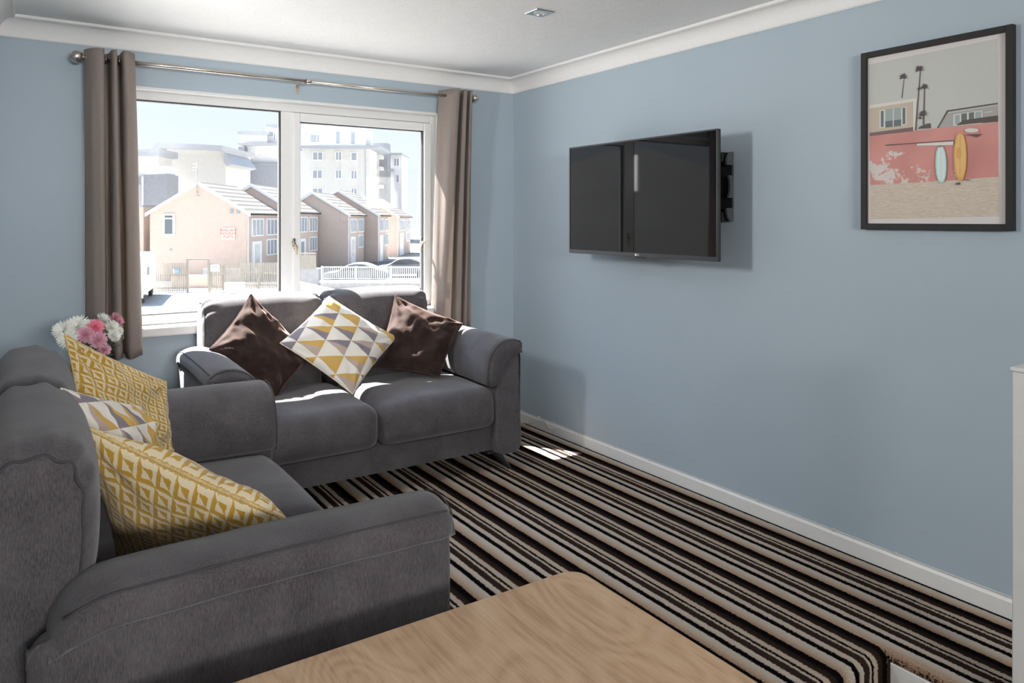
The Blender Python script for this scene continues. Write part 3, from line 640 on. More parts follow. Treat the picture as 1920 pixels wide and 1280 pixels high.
# ================================================================== CUSHIONS
def cushion(label, corners, T, mat, seed=0, group=None, pipe=None, wr=0.008, bow=0.07, cat='cushion', uvrot=0, pipe_r=0.003, ex=0.5, bend=0.0):
    """corners: four 3D points in order TL, TR, BR, BL"""
    TL, TR, BR, BL = [Vector(c) for c in corners]; C0 = (TL + TR + BR + BL) / 4
    nrm = ((TR - BL).cross(TL - BR)).normalized(); n = 44
    if nrm.dot(EYEV - C0) < 0: nrm = -nrm
    def P(s, t, sd):
        s2 = s * (1 - bow * (1 - t * t)); t2 = t * (1 - bow * (1 - s * s))
        a = (s2 + 1) / 2; b = (t2 + 1) / 2
        p = (TL * (1 - a) + TR * a) * b + (BL * (1 - a) + BR * a) * (1 - b)
        e = (1 - abs(s) ** 2.2) * (1 - abs(t) ** 2.2); th = T * max(0, e) ** ex
        q = Vector((s * 2.1 + seed * 3.7, t * 2.1 - seed, sd * 1.7 + seed))
        wv = noise.noise(q) * wr * 1.5 + noise.noise(q * 2.7) * wr * 0.6
        # gathers fanning out of the corners
        for cs, ct in ((-1, -1), (1, -1), (1, 1), (-1, 1)):
            ds, dt = s - cs, t - ct; rr = math.hypot(ds, dt)
            if rr < 1.1: wv += wr * 0.7 * math.sin(math.atan2(dt, ds) * 11 + seed) * (1 - rr / 1.1) * min(1, rr * 4)
        return p + nrm * (sd * th + wv * min(1, e * 6) + bend * (s * s - t * t))
    vs = []; uv = []; fs = []; idx = {}
    for sd in (1, -1):
        for j in range(n + 1):
            for i in range(n + 1):
                s = math.sin((-1 + 2 * i / n) * math.pi / 2); t = math.sin((-1 + 2 * j / n) * math.pi / 2)
                edge = i in (0, n) or j in (0, n)
                if edge and sd < 0: idx[(sd, i, j)] = idx[(1, i, j)]; continue
                idx[(sd, i, j)] = len(vs); vs.append(P(s, t, sd) - C0)
                uv.append(((s + 1) / 2, (t + 1) / 2) if not uvrot else ((s * math.cos(uvrot) - t * math.sin(uvrot) + 1) / 2, (s * math.sin(uvrot) + t * math.cos(uvrot) + 1) / 2))
        for j in range(n):
            for i in range(n):
                q = (idx[(sd, i, j)], idx[(sd, i + 1, j)], idx[(sd, i + 1, j + 1)], idx[(sd, i, j + 1)]); fs.append(q if sd > 0 else q[::-1])
    r = thing('cushion', label, cat, C0, group=group)
    o = mesh('cushion_cover', vs, fs, MT[mat], r, True, uvs=uv); fix_normals(o)
    ring = []
    for i in range(n): ring.append((i, 0))
    for j in range(n): ring.append((n, j))
    for i in range(n, 0, -1): ring.append((i, n))
    for j in range(n, 0, -1): ring.append((0, j))
    if pipe:
        pts = [vs[idx[(1, i, j)]] for i, j in ring]
        cl = [pts[0]]
        for p in pts[1:]:
            if (p - cl[-1]).length > 0.003: cl.append(p)
        if (cl[-1] - cl[0]).length < 0.003: cl.pop()
        rr = [pipe_r * (1 + 0.18 * math.sin(i * 1.6)) for i in range(len(cl))]
        MB().tube(cl, rr, 7, closed=True).build('cushion_piping', MT[pipe], r, True)
    return r
MT['ypipe'] = speckle('mustard_piping', (0.58, 0.42, 0.19), 0.3, 120, 0.9, 0.3)
MT['tpipe'] = speckle('cream_piping', (0.70, 0.62, 0.50), 0.2, 120, 0.9, 0.3)
MT['bpipe'] = speckle('brown_piping', (0.05, 0.028, 0.023), 0.2, 60, 0.9, 0.3)
Y = on_y
# on the window sofa
cushion('chocolate brown velvet cushion standing on its corner at the left arm of the window sofa', [Y(392, 655, 3.93), Y(470, 551, 4.04), Y(590, 668, 4.02), Y(517, 746, 3.84)], 0.065, 'velvet', 1, 'brown velvet cushions', 'bpipe', 0.018, 0.07)
cushion('cream cushion with mustard and grey triangles standing on its corner on the window sofa', [Y(525, 643, 3.83), Y(617, 556, 3.98), Y(744, 632, 3.88), Y(661, 739, 3.66)], 0.065, 'tri', 2, 'triangle print cushions', 'tpipe', 0.008, 0.05)
cushion('chocolate brown velvet cushion leaning on the right arm of the window sofa', [Y(741, 554, 4.03), Y(868, 606, 3.90), Y(824, 706, 3.72), Y(700, 690, 3.90)], 0.07, 'velvet', 3, 'brown velvet cushions', 'bpipe', 0.018, 0.07)
# on the left sofa
cushion('mustard geometric cushion furthest back, propped against the far arm below the flowers', [Y(121, 627, 2.62), Y(312, 716, 2.86), Y(326, 868, 2.86), Y(160, 860, 2.60)], 0.055, 'yellow', 4, 'mustard geometric cushions', 'ypipe', 0.016, 0.06, uvrot=0.15)
cushion('cream triangle print cushion squeezed between the two mustard cushions', [Y(114, 728, 2.22), Y(262, 762, 2.46), Y(330, 930, 2.50), Y(190, 930, 2.25)], 0.06, 'tri', 5, 'triangle print cushions', 'tpipe', 0.010, 0.04)
cushion('nearest mustard geometric cushion lying against the back of the left sofa, over its near arm', [Y(154, 797, 1.98), Y(542, 977, 1.80), (0.60, 2.10, 0.50), (0.22, 2.26, 0.50)], 0.085, 'yellow', 6, 'mustard geometric cushions', 'ypipe', 0.008, 0.04, pipe_r=0.0045)

# ================================================================== TELEVISION
DX = 0.205; XT = XW - DX
p00 = on_x(1067, 280, XT); p11 = on_x(1345, 487, XT)
ty1, ty0 = p00.y, p11.y                                             # far (left) and near (right) edges
tz1 = (on_x(1067, 280, XT).z + on_x(1343, 237, XT).z) / 2; tz0 = (on_x(1070, 477, XT).z + on_x(1347, 487, XT).z) / 2
tv = thing('television', 'flat black television on a wall bracket on the blue wall', 'television', (XT, (ty0 + ty1) / 2, tz0))
tw, th = ty1 - ty0, tz1 - tz0
def tvbox(mb, x0, x1, y0, y1, z0, z1, k=0): return mb.box((x0, y0, z0), (x1, y1, z1), k)
mb = MB(); hw = tw / 2
tvbox(mb, 0, 0.012, -hw, hw, 0, 0.022); tvbox(mb, 0, 0.012, -hw, hw, th - 0.008, th); tvbox(mb, 0, 0.012, -hw, -hw + 0.008, 0.022, th - 0.008); tvbox(mb, 0, 0.012, hw - 0.008, hw, 0.022, th - 0.008)
mb.build('screen_bezel', MT['tvbezel'], tv, bevel=0.0015)
tvbox(MB(), 0.0035, 0.011, -hw + 0.008, hw - 0.008, 0.022, th - 0.008).build('screen', MT['tvscreen'], tv)
mb = MB(); tvbox(mb, 0.012, 0.026, -hw, hw, 0, th); tvbox(mb, 0.026, 0.062, -hw * 0.62, hw * 0.62, 0.05, th * 0.72); mb.build('rear_casing', MT['tvback'], tv, bevel=0.004)
ylog = on_x(1196, 480, XT).y - (ty0 + ty1) / 2
tvbox(MB(), 0.002, 0.010, ylog - 0.045, ylog + 0.02, -0.006, 0.0).build('sensor', MT['black'], tv)
mw = Matrix(((0, 0, -1, -0.0006), (-1, 0, 0, ylog), (0, 1, 0, 0.0108), (0, 0, 0, 1)))
add_text('maker_logo', 'LG', 0.014, MT['logo'], tv, mw, 0.0002)
MB().lathe([(0.0068, 0), (0.0068, 0.0006), (0, 0.0006)], (-0.0002, ylog + 0.017, 0.0112), 16, 0, (-1, 0, 0)).build('maker_logo', MT['logo'], tv)
# wall bracket with stepped side caps and swing arms
q0 = on_x(1376, 285, XW); q1 = on_x(1376, 415, XW)
wm = thing('tv_bracket', 'black wall bracket showing behind the television', 'wall bracket', (XW, q0.y + 0.15, q1.z))
zh = q0.z - q1.z
mb = MB(); mb.box((-0.012, -0.15, 0), (0, 0.15, zh)); mb.box((-0.055, -0.125, 0.0), (-0.012, 0.125, zh * 0.14)); mb.box((-0.055, -0.125, zh * 0.86), (-0.012, 0.125, zh)); mb.box((-0.05, -0.02, 0), (-0.012, 0.02, zh))
mb.build('wall_plate', MT['mount'], wm, bevel=0.003)
for sy in (-1, 1):
    poly = []
    for i in range(9): a = math.radians(10 * i); poly.append((-0.012 - 0.05 * math.sin(a) ** 0.6 * 0.9, zh * 0.18 * (1 - i / 8.5)))
    for z0_, fl in ((0.0, 1), (zh, -1)):
        pr = [(-0.012, z0_), (-0.030, z0_), (-0.050, z0_ + fl * zh * 0.06), (-0.058, z0_ + fl * zh * 0.12), (-0.058, z0_ + fl * zh * 0.19), (-0.012, z0_ + fl * zh * 0.19)]
        MB().prism(pr, sy * 0.151 - 0.006, sy * 0.151 + 0.006, lambda x, z, y: (x, y, z)).build('end_cap', MT['mount_gr'], wm)
    pr = [(-0.012, zh * .34), (-0.046, zh * .34), (-0.036, zh * .42), (-0.034, zh * .5), (-0.036, zh * .58), (-0.046, zh * .66), (-0.012, zh * .66)]
    MB().prism(pr, sy * 0.151 - 0.006, sy * 0.151 + 0.006, lambda x, z, y: (x, y, z)).build('end_cap', MT['mount_gr'], wm)
for z_ in (zh * 0.27, zh * 0.73):
    mb = MB(); mb.box((-0.10, -0.09, z_ - 0.016), (-0.05, 0.22, z_ + 0.016)); mb.box((-DX + 0.064, 0.16, z_ - 0.014), (-0.09, 0.21, z_ + 0.014)); mb.build('swing_arm', MT['mount'], wm, bevel=0.003)
mb = MB(); mb.box((-DX + 0.063, 0.08, -0.04), (-DX + 0.078, 0.11, zh + 0.06)); mb.box((-DX + 0.063, 0.42, -0.04), (-DX + 0.078, 0.45, zh + 0.06)); mb.box((-DX + 0.066, 0.11, zh * .27 - .014), (-DX + 0.076, 0.42, zh * .27 + .014)); mb.build('screen_rail', MT['mount'], wm)

# ================================================================== FRAMED BEACH PRINT
XP = XW - 0.028
def ax(zx, zy, lay=0): q = on_x(1590 + zx / 2.976, 20 + zy / 2.976, XP + 0.012); return q
c_ = [on_x(*p, XP) for p in ((1612, 102), (1897, 43), (1901, 430), (1615, 432))]
fy1 = (c_[0].y + c_[3].y) / 2; fy0 = (c_[1].y + c_[2].y) / 2; fz1 = (c_[0].z + c_[1].z) / 2; fz0 = (c_[2].z + c_[3].z) / 2
pic = thing('framed_print', 'black framed beach print with two surfboards against a pink wall', 'picture', (XW, (fy0 + fy1) / 2, fz0))
O = Vector(pic.location)
mb = MB(); fw_ = 0.024
for lo, hi in (((XP, fy0, fz0), (XW - 0.001, fy0 + fw_, fz1)), ((XP, fy1 - fw_, fz0), (XW - 0.001, fy1, fz1)), ((XP, fy0 + fw_, fz0), (XW - 0.001, fy1 - fw_, fz0 + fw_)), ((XP, fy0 + fw_, fz1 - fw_), (XW - 0.001, fy1 - fw_, fz1))):
    mb.box(Vector(lo) - O, Vector(hi) - O)
mb.build('picture_frame', MT['blackwood'], pic, bevel=0.0015)
MB().box(Vector((XP + 0.0125, fy0 + fw_, fz0 + fw_)) - O, Vector((XP + 0.0155, fy1 - fw_, fz1 - fw_)) - O).build('print_mount', MT['mat'], pic)
ARTC = dict(sky=(0.50, 0.51, 0.475), sand=None, pink=None, house=(0.50, 0.42, 0.33), house2=(0.36, 0.35, 0.33), eave=(0.66, 0.62, 0.56), dark=(0.075, 0.06, 0.06), glassd=(0.10, 0.13, 0.13), glassl=(0.30, 0.36, 0.35), wh=(0.66, 0.64, 0.60),
            aqua=(0.42, 0.62, 0.60), aqua2=(0.60, 0.76, 0.73), amber=(0.66, 0.33, 0.07), amber2=(0.72, 0.44, 0.15), palm=(0.055, 0.040, 0.045), trunk=(0.10, 0.075, 0.075), hedge=(0.07, 0.05, 0.045), shade=(0.16, 0.09, 0.09))
art_m = []; art_i = {}
for k_, c in ARTC.items():
    if k_ == 'sand': m = speckle('print_sand', (0.56, 0.48, 0.39), 0.16, 90, 0.5, 0.0, vscale=(1, .5, 3))
    elif k_ == 'pink': m = MT['pink']
    else: m = plain('print_' + k_, c, 0.5)
    art_i[k_] = len(art_m); art_m.append(m)
AM = MB(); lay = [0]
def poly(key, pts):
    """flat printed shape, pts in pixels of the enlarged crop of the print"""
    lay[0] += 1; x = XP + 0.0123 - lay[0] * 0.000035
    vs = []
    for zx, zy in pts:
        q = ax(zx, zy); vs.append(Vector((x, q.y, q.z)) - O)
    AM.add(vs, [tuple(range(len(vs)))], art_i[key])
def ell(key, cx, cy, rx, ry, n=20, tip=1.0, rot=0.0):
    pts = []
    for i in range(n):
        a = 2 * math.pi * i / n; x = math.copysign(abs(math.cos(a)) ** tip, math.cos(a)) * rx; y = math.sin(a) * ry
        pts.append((cx + x * math.cos(rot) - y * math.sin(rot), cy + x * math.sin(rot) + y * math.cos(rot)))
    poly(key, pts)
poly('sky', [(116, 300), (836, 155), (838, 640), (118, 700)])
poly('sand', [(124, 950), (842, 905), (846, 1148), (126, 1163)])
poly('pink', [(118, 700), (380, 668), (838, 618), (840, 926), (500, 952), (124, 973)])
poly('shade', [(120, 672), (365, 645), (365, 672), (120, 700)])
poly('house', [(118, 540), (372, 500), (372, 648), (118, 682)]); poly('eave', [(118, 528), (382, 488), (382, 504), (118, 546)]); poly('wh', [(364, 500), (378, 498), (378, 668), (364, 670)])
poly('wh', [(176, 556), (326, 536), (326, 636), (176, 656)]); poly('glassd', [(183, 560), (199, 558), (199, 648), (183, 650)]); poly('glassd', [(304, 542), (320, 540), (320, 632), (304, 634)])
poly('glassl', [(208, 552), (250, 546), (250, 612), (208, 618)]); poly('glassl', [(255, 545), (297, 539), (297, 606), (255, 612)]); poly('glassd', [(208, 618), (250, 612), (250, 648), (208, 653)]); poly('glassd', [(255, 612), (297, 606), (297, 642), (255, 647)])
poly('dark', [(496, 655), (552, 556), (836, 513), (836, 522), (560, 564), (506, 655)]); poly('house2', [(508, 655), (560, 572), (836, 528), (838, 622)])
poly('wh', [(588, 580), (750, 556), (750, 630), (588, 642)]); poly('glassl', [(596, 584), (624, 580), (624, 634), (596, 636)]); poly('glassd', [(632, 576), (664, 571), (664, 632), (632, 634)]); poly('glassd', [(674, 570), (704, 565), (704, 626), (674, 628)]); poly('glassl', [(710, 566), (744, 561), (744, 622), (710, 625)])
poly('hedge', [(604, 640), (640, 612), (720, 600), (790, 590), (838, 584), (838, 619), (700, 630)])
poly('eave', [(764, 566), (806, 560), (806, 564), (764, 570)]); poly('dark', [(388, 660), (400, 646), (440, 630), (462, 628), (464, 656)])
for x0, y0, x1, y1, w_ in ((301, 487, 313, 385, 3), (378, 668, 404, 340, 5), (422, 636, 428, 430, 5), (420, 560, 424, 640, 5)):
    poly('trunk', [(x0 - w_, y0), (x0 + w_, y0), (x1 + w_ * .6, y1), (x1 - w_ * .6, y1)])
rnd = random.Random(4)
for cx_, cy_, R_p in ((315, 370, 30), (404, 326, 34), (434, 426, 26), (402, 436, 14), (426, 574, 28), (408, 600, 14)):
    for i in range(15):
        a = -math.pi * 0.12 + i * (1.24 * math.pi / 14) + rnd.uniform(-.1, .1); L = R_p * rnd.uniform(.8, 1.25); dx, dy = math.cos(a) * L, -math.sin(a) * L * .9
        poly('palm', [(cx_, cy_), (cx_ + dx * .5 - dy * .10, cy_ + dy * .5 + dx * .08), (cx_ + dx, cy_ + dy + L * .22), (cx_ + dx * .5 + dy * .10, cy_ + dy * .5 - dx * .08 + L * .12)])
    ell('palm', cx_, cy_, R_p * .34, R_p * .4, 10)
poly('dark', [(210, 748), (590, 722), (592, 726), (212, 753)]); poly('wh', [(386, 742), (592, 730), (590, 750), (500, 752), (388, 754)])
ell('wh', 694, 668, 40, 12); poly('dark', [(650, 690), (752, 688), (720, 706), (700, 700)])
ell('aqua', 522, 858, 31, 104, 24, 0.8, -0.02); ell('aqua2', 522, 856, 24, 94, 24, 0.8, -0.02); poly('wh', [(519, 765), (524, 765), (526, 950), (521, 950)])
poly('dark', [(506, 762), (518, 753), (530, 756), (518, 760)])
ell('amber', 629, 815, 36, 134, 24, 0.8, 0.0); ell('amber2', 630, 808, 29, 122, 24, 0.8, 0.0); ell('amber', 622, 795, 16, 34, 12); poly('amber', [(627, 690), (632, 690), (630, 940), (625, 940)])
poly('dark', [(606, 960), (630, 958), (630, 970), (608, 972)]); ell('shade', 664, 944, 22, 3, 10)
AM.build('beach_image', None, pic, mats=art_m)

# ================================================================== OAK TABLE
ZT = 0.60
t1, t2, t3 = on_z(1080, 1064, ZT), on_z(400, 1280, ZT), on_z(1390, 1280, ZT)
tx1, tyf = 1.075, 1.345
tb = thing('oak_table', 'light oak-topped table with rounded corners in the foreground', 'table', (0.5, 0.9, ZL))
TX0, TX1, TY0, TY1 = -0.08, tx1, 0.36, tyf
def rr_poly(x0, x1, y0, y1, r, n=8):
    out = []
    for cx_, cy_, a0 in ((x1 - r, y1 - r, 0), (x0 + r, y1 - r, 90), (x0 + r, y0 + r, 180), (x1 - r, y0 + r, 270)):
        for i in range(n + 1): a = math.radians(a0 + 90 * i / n); out.append((cx_ + r * math.cos(a), cy_ + r * math.sin(a)))
    return out
MB().prism(rr_poly(TX0 - .5, TX1 - .5, TY0 - .9, TY1 - .9, 0.045), ZT - ZL - 0.028, ZT - ZL, lambda x, y, z: (x, y, z)).build('table_top', MT['oak'], tb, bevel=0.003, seg=3)
for x in (TX0 + 0.10, TX1 - 0.10):
    for y in (TY0 + 0.08, TY1 - 0.16):
        MB().box((x - .5 - .022, y - .9 - .022, 0), (x - .5 + .022, y - .9 + .022, ZT - ZL - 0.028)).build('leg', MT['oak'], tb, bevel=0.003)
for y in (TY1 - .9 - .17, TY0 - .9 + .07): MB().box((TX0 - .5 + .12, y, ZT - ZL - .09), (TX1 - .5 - .12, y + .02, ZT - ZL - .028)).build('apron', MT['oak'], tb)

# ================================================================== WHITE POST AT THE STEP
po_ = thing('newel_post', 'white painted square post at the right edge beside the step', 'post', (2.425, 0.925, 0))
MB().box((-0.045, -0.045, 0), (0.045, 0.045, 0.972)).build('post_shaft', MT['gloss_white'], po_, bevel=0.004)
MB().box((-0.049, -0.049, 0.972), (0.049, 0.049, 0.984)).build('post_cap', MT['gloss_white'], po_, bevel=0.003)

# ================================================================== CABLES ON THE SKIRTING
xc = XW - 0.006; cb = MB()
pts = []
for i in range(60):
    y = YW - 0.05 - i * (YW + 0.6) / 59; pts.append((xc + 0.001, y, 0.0735 + 0.002 * noise.noise(Vector((y * 3, 0, 0)))))
cbl = thing('skirting_cable', 'thin white cable clipped along the top of the right skirting board', 'cable', (xc, 2.2, 0.07))
off = Vector((xc, 2.2, 0.07))
MB().tube([Vector(p) - off for p in pts], 0.0028, 6).build('cable_run', MT['cable'], cbl, True)
for u, v in ((978, 772), (1010, 785), (1038, 797), (1088, 812), (1154, 842), (1219, 866), (1316, 903), (1420, 941), (1563, 998), (1680, 1041)):
    p = on_x(u, v, xc); mb = MB(); mb.box(Vector((xc - 0.006, p.y - 0.003, 0.069)) - off, Vector((xc + 0.005, p.y + 0.003, 0.080)) - off); mb.build('cable_clip', MT['cable'], cbl, bevel=0.001)
loop = thing('loose_cable', 'white cable looping down in front of the skirting beside the window sofa', 'cable', (xc - 0.012, 3.9, 0.02)); off = Vector(loop.location)
lp = [on_x(u, v, XW - 0.020 - k) for u, v, k in ((955, 782, .03), (968, 788, .025), (985, 793, .02), (1000, 792, .012), (1012, 790, .006), (1021, 789, .002), (1026, 796, .002), (1033, 804, .008), (1042, 804, .006), (1053, 803, .0))]
MB().tube([p - off for p in catmull(lp, 5, False)], 0.0032, 6).build('cable_run', MT['cable'], loop, True)

# ================================================================== FLOWERS IN THE CORNER
VX, VY, VZ = 0.235, 3.74, 0.47
st = thing('side_table', 'small round side table in the corner carrying the flower vase', 'table', (VX, VY, 0))
MB().lathe([(0, VZ - 0.02), (0.19, VZ - 0.02), (0.20, VZ - 0.012), (0.20, VZ), (0, VZ)], (0, 0, 0), 32).build('table_top', MT['oak'], st)
for i in range(3):
    a = math.radians(120 * i + 20); MB().tube([(0.10 * math.cos(a), 0.10 * math.sin(a), VZ - 0.02), (0.17 * math.cos(a), 0.17 * math.sin(a), 0)], [0.014, 0.01], 10).build('leg', MT['oak'], st, True)
vz = thing('flower_vase', 'clear glass vase holding the pink and white flowers', 'vase', (VX, VY, VZ))
MB().lathe([(0, 0.0), (0.045, 0.0), (0.052, 0.01), (0.056, 0.10), (0.062, 0.22), (0.078, 0.27), (0.0745, 0.27), (0.058, 0.218), (0.051, 0.10), (0.046, 0.02), (0, 0.018)], (0, 0, 0.001), 28).build('vase_body', MT['vase'], vz, True)
def bloom(R, mat, seed, spiky=0.0, parent=None, loc=(0, 0, 0), axis=(0, 0, 1)):
    rg = random.Random(seed); mb = MB(); ax_ = Vector(axis).normalized(); q = ax_.to_track_quat('Z', 'Y')
    rings = [(0.98, 10, 24), (0.96, 24, 22), (0.90, 38, 20), (0.80, 52, 18), (0.66, 64, 15), (0.50, 74, 11), (0.34, 82, 8)]
    for L, el_, n in rings:
        for i in range(n):
            az = 2 * math.pi * (i + rg.uniform(-.3, .3)) / n; e0 = math.radians(el_ + rg.uniform(-7, 7)); ln = R * L * rg.uniform(.88, 1.06); wd = R * 0.068 * (1 - .3 * spiky)
            d = Vector((math.cos(az), math.sin(az), 0)); sd = Vector((-math.sin(az), math.cos(az), 0)); vs = []
            P = Vector((0, 0, 0)); n_ = 4
            for k in range(n_ + 1):
                t = k / n_; ang = e0 - 0.45 + 1.0 * t * (1 - spiky) + (0.3 * t if spiky else 0)
                ww = wd * math.sin(math.pi * (0.12 + 0.80 * t)) + 0.0006
                up = Vector((0, 0, 1)) * math.cos(ang) - d * math.sin(ang)
                vs += [P - sd * ww + up * ww * 0.35, P, P + sd * ww + up * ww * 0.35]
                P = P + (d * math.cos(ang) + Vector((0, 0, 1)) * math.sin(ang)) * ln / n_
            base = [q @ v + Vector(loc) for v in vs]; fs = []
            for k in range(n_):
                a = k * 3; fs += [(a, a + 1, a + 4, a + 3), (a + 1, a + 2, a + 5, a + 4)]
            mb.add(base, fs)
    return mesh('bloom', mb.v, mb.f, mat, parent, True)
FL = [(116, 617, 3.66, .050, 'pwhite', 'large creamy white chrysanthemum at the far left of the bunch', 1), (143, 607, 3.72, .058, 'pwhite', 'large creamy white chrysanthemum, tallest on the left of the bunch', 1), (124, 634, 3.62, .045, 'pwhite', 'creamy white chrysanthemum lowest on the left, behind the mustard cushion', 1),
      (170, 605, 3.78, .034, 'pwhite', 'small white flower just left of the hot pink bloom', 0), (181, 611, 3.66, .040, 'photpink', 'hot pink flower in the middle of the bunch', 0), (161, 626, 3.64, .042, 'ppink', 'mauve pink chrysanthemum left of centre in the bunch', 0), (186, 636, 3.62, .044, 'ppink', 'mauve pink chrysanthemum low in the centre of the bunch', 0),
      (198, 654, 3.64, .030, 'ppink', 'pale pink flower lowest on the right of the bunch', 0), (222, 598, 3.74, .042, 'pdusk', 'dusky pink chrysanthemum at the top right of the bunch', 0), (198, 596, 3.80, .042, 'pwhite', 'white daisy-like flower at the top middle of the bunch', 0), (213, 611, 3.70, .040, 'pwhite', 'white flower right of the hot pink bloom', 0),
      (216, 627, 3.66, .036, 'pwhite', 'white flower lowest on the right of the bunch beside dark leaves', 0), (224, 617, 3.74, .030, 'pwhite', 'small white flower furthest right in the bunch', 0)]
for i, (u, v, y, R, mk, lab, sp) in enumerate(FL):
    p = on_y(u, v, y); root = Vector((VX + 0.028 * math.cos(i * 2.4), VY + 0.028 * math.sin(i * 2.4), VZ + 0.035)); fl = thing('chrysanthemum', lab, 'flower', root, group='flowers in the corner vase')
    d = (p - root); rim = Vector((VX, VY, VZ + 0.27)) + (Vector((p.x, p.y, 0)) - Vector((VX, VY, 0))).normalized() * min(0.055, (Vector((p.x, p.y, 0)) - Vector((VX, VY, 0))).length * .5)
    axis = (Vector((p.x - VX, p.y - VY - 0.10, 0.10))).normalized()
    c = p - axis * R * 0.35
    pth = catmull([root, rim, rim.lerp(c, .55) + Vector((0, 0, .01)), c], 6, False)
    MB().tube([q - root for q in pth], 0.0024, 6).build('stem', MT['stem'], fl, True)
    bloom(R, MT[mk], i + 3, sp, fl, c - root, axis)
    if i % 2 == 1:
        b = pth[int(len(pth) * .72)] - root; mb = MB()
        for s_ in (-1, 1):
            dr = Vector((s_ * .7, -.5, .35)).normalized(); sd = dr.cross(Vector((0, 0, 1))).normalized(); n_ = 5; vs = []
            for k in range(n_ + 1):
                t = k / n_; ww = 0.014 * math.sin(math.pi * (0.08 + .9 * t)) * (1 + .25 * math.sin(t * 18)); cc = b + dr * 0.06 * t + Vector((0, 0, -0.018 * t * t)); vs += [cc - sd * ww, cc + Vector((0, 0, -.002)), cc + sd * ww]
            mb.add(vs, [f for k in range(n_) for f in ((k * 3, k * 3 + 1, k * 3 + 4, k * 3 + 3), (k * 3 + 1, k * 3 + 2, k * 3 + 5, k * 3 + 4))])
        mesh('leaf', mb.v, mb.f, MT['leaf'], fl, True)

# ================================================================== OUTSIDE
ZG = -3.05
def lat(u, d): return (u - CX) / F * d
def W_(l, d, z): return Vector((FW.x * d + RT.x * l, FW.y * d + RT.y * l, z))
class Fr:
    """local frame on the ground: a runs right, b runs away, origin at (l, d) in camera-yaw axes"""
    def __init__(s, l, d, turn=0.0):
        s.o = W_(l, d, 0); c, n = math.cos(turn), math.sin(turn)
        s.a = RT * c + FW * n; s.b = FW * c - RT * n
    def __call__(s, a, b, z): return s.a * a + s.b * b + Vector((0, 0, z - ZG))
def fbox(mb, fr, a0, a1, b0, b1, z0, z1, k=0):
    mb.add([fr(a, b, z) for z in (z0, z1) for a, b in ((a0, b0), (a1, b0), (a1, b1), (a0, b1))], [(0, 3, 2, 1), (4, 5, 6, 7), (0, 1, 5, 4), (1, 2, 6, 5), (2, 3, 7, 6), (3, 0, 4, 7)], k); return mb
struct(MB().box((-160, YW + 2.2, ZG - 0.3), (200, 330, ZG)).build('ground', MT['road']))
struct(MB().box((XB - T, YB - T, ZG - 0.3), (XW + T, YW + 0.13, -0.42)).build('lower_storey', MT['pale']))

def window_on(fr, a0, a1, z0, z1, b, parent, mull=(0.5,), paneM='pane', axis='a', dep_=0.08, fw_=0.07):
    """a framed window on a wall facing -b (axis 'a') or facing +a at a=b (axis 'b', then a0..a1 run along b)"""
    def bx(mb, p0, p1, q0, q1, o0, o1):
        if axis == 'a': fbox(mb, fr, p0, p1, b - o1, b - o0, q0, q1)
        else: fbox(mb, fr, b + o0, b + o1, p0, p1, q0, q1)
    mb = MB(); bx(mb, a0, a1, z0, z0 + fw_, 0, dep_); bx(mb, a0, a1, z1 - fw_, z1, 0, dep_); bx(mb, a0, a0 + fw_, z0 + fw_, z1 - fw_, 0, dep_); bx(mb, a1 - fw_, a1, z0 + fw_, z1 - fw_, 0, dep_)
    for m_ in mull: c = a0 + (a1 - a0) * m_; bx(mb, c - fw_ / 2, c + fw_ / 2, z0 + fw_, z1 - fw_, 0, dep_)
    o = mb.build('window', MT['trimwhite'], parent)
    mb = MB(); bx(mb, a0 + fw_, a1 - fw_, z0 + fw_, z1 - fw_, 0.005, dep_ * 0.4); mb.build('pane', MT[paneM], o); return o

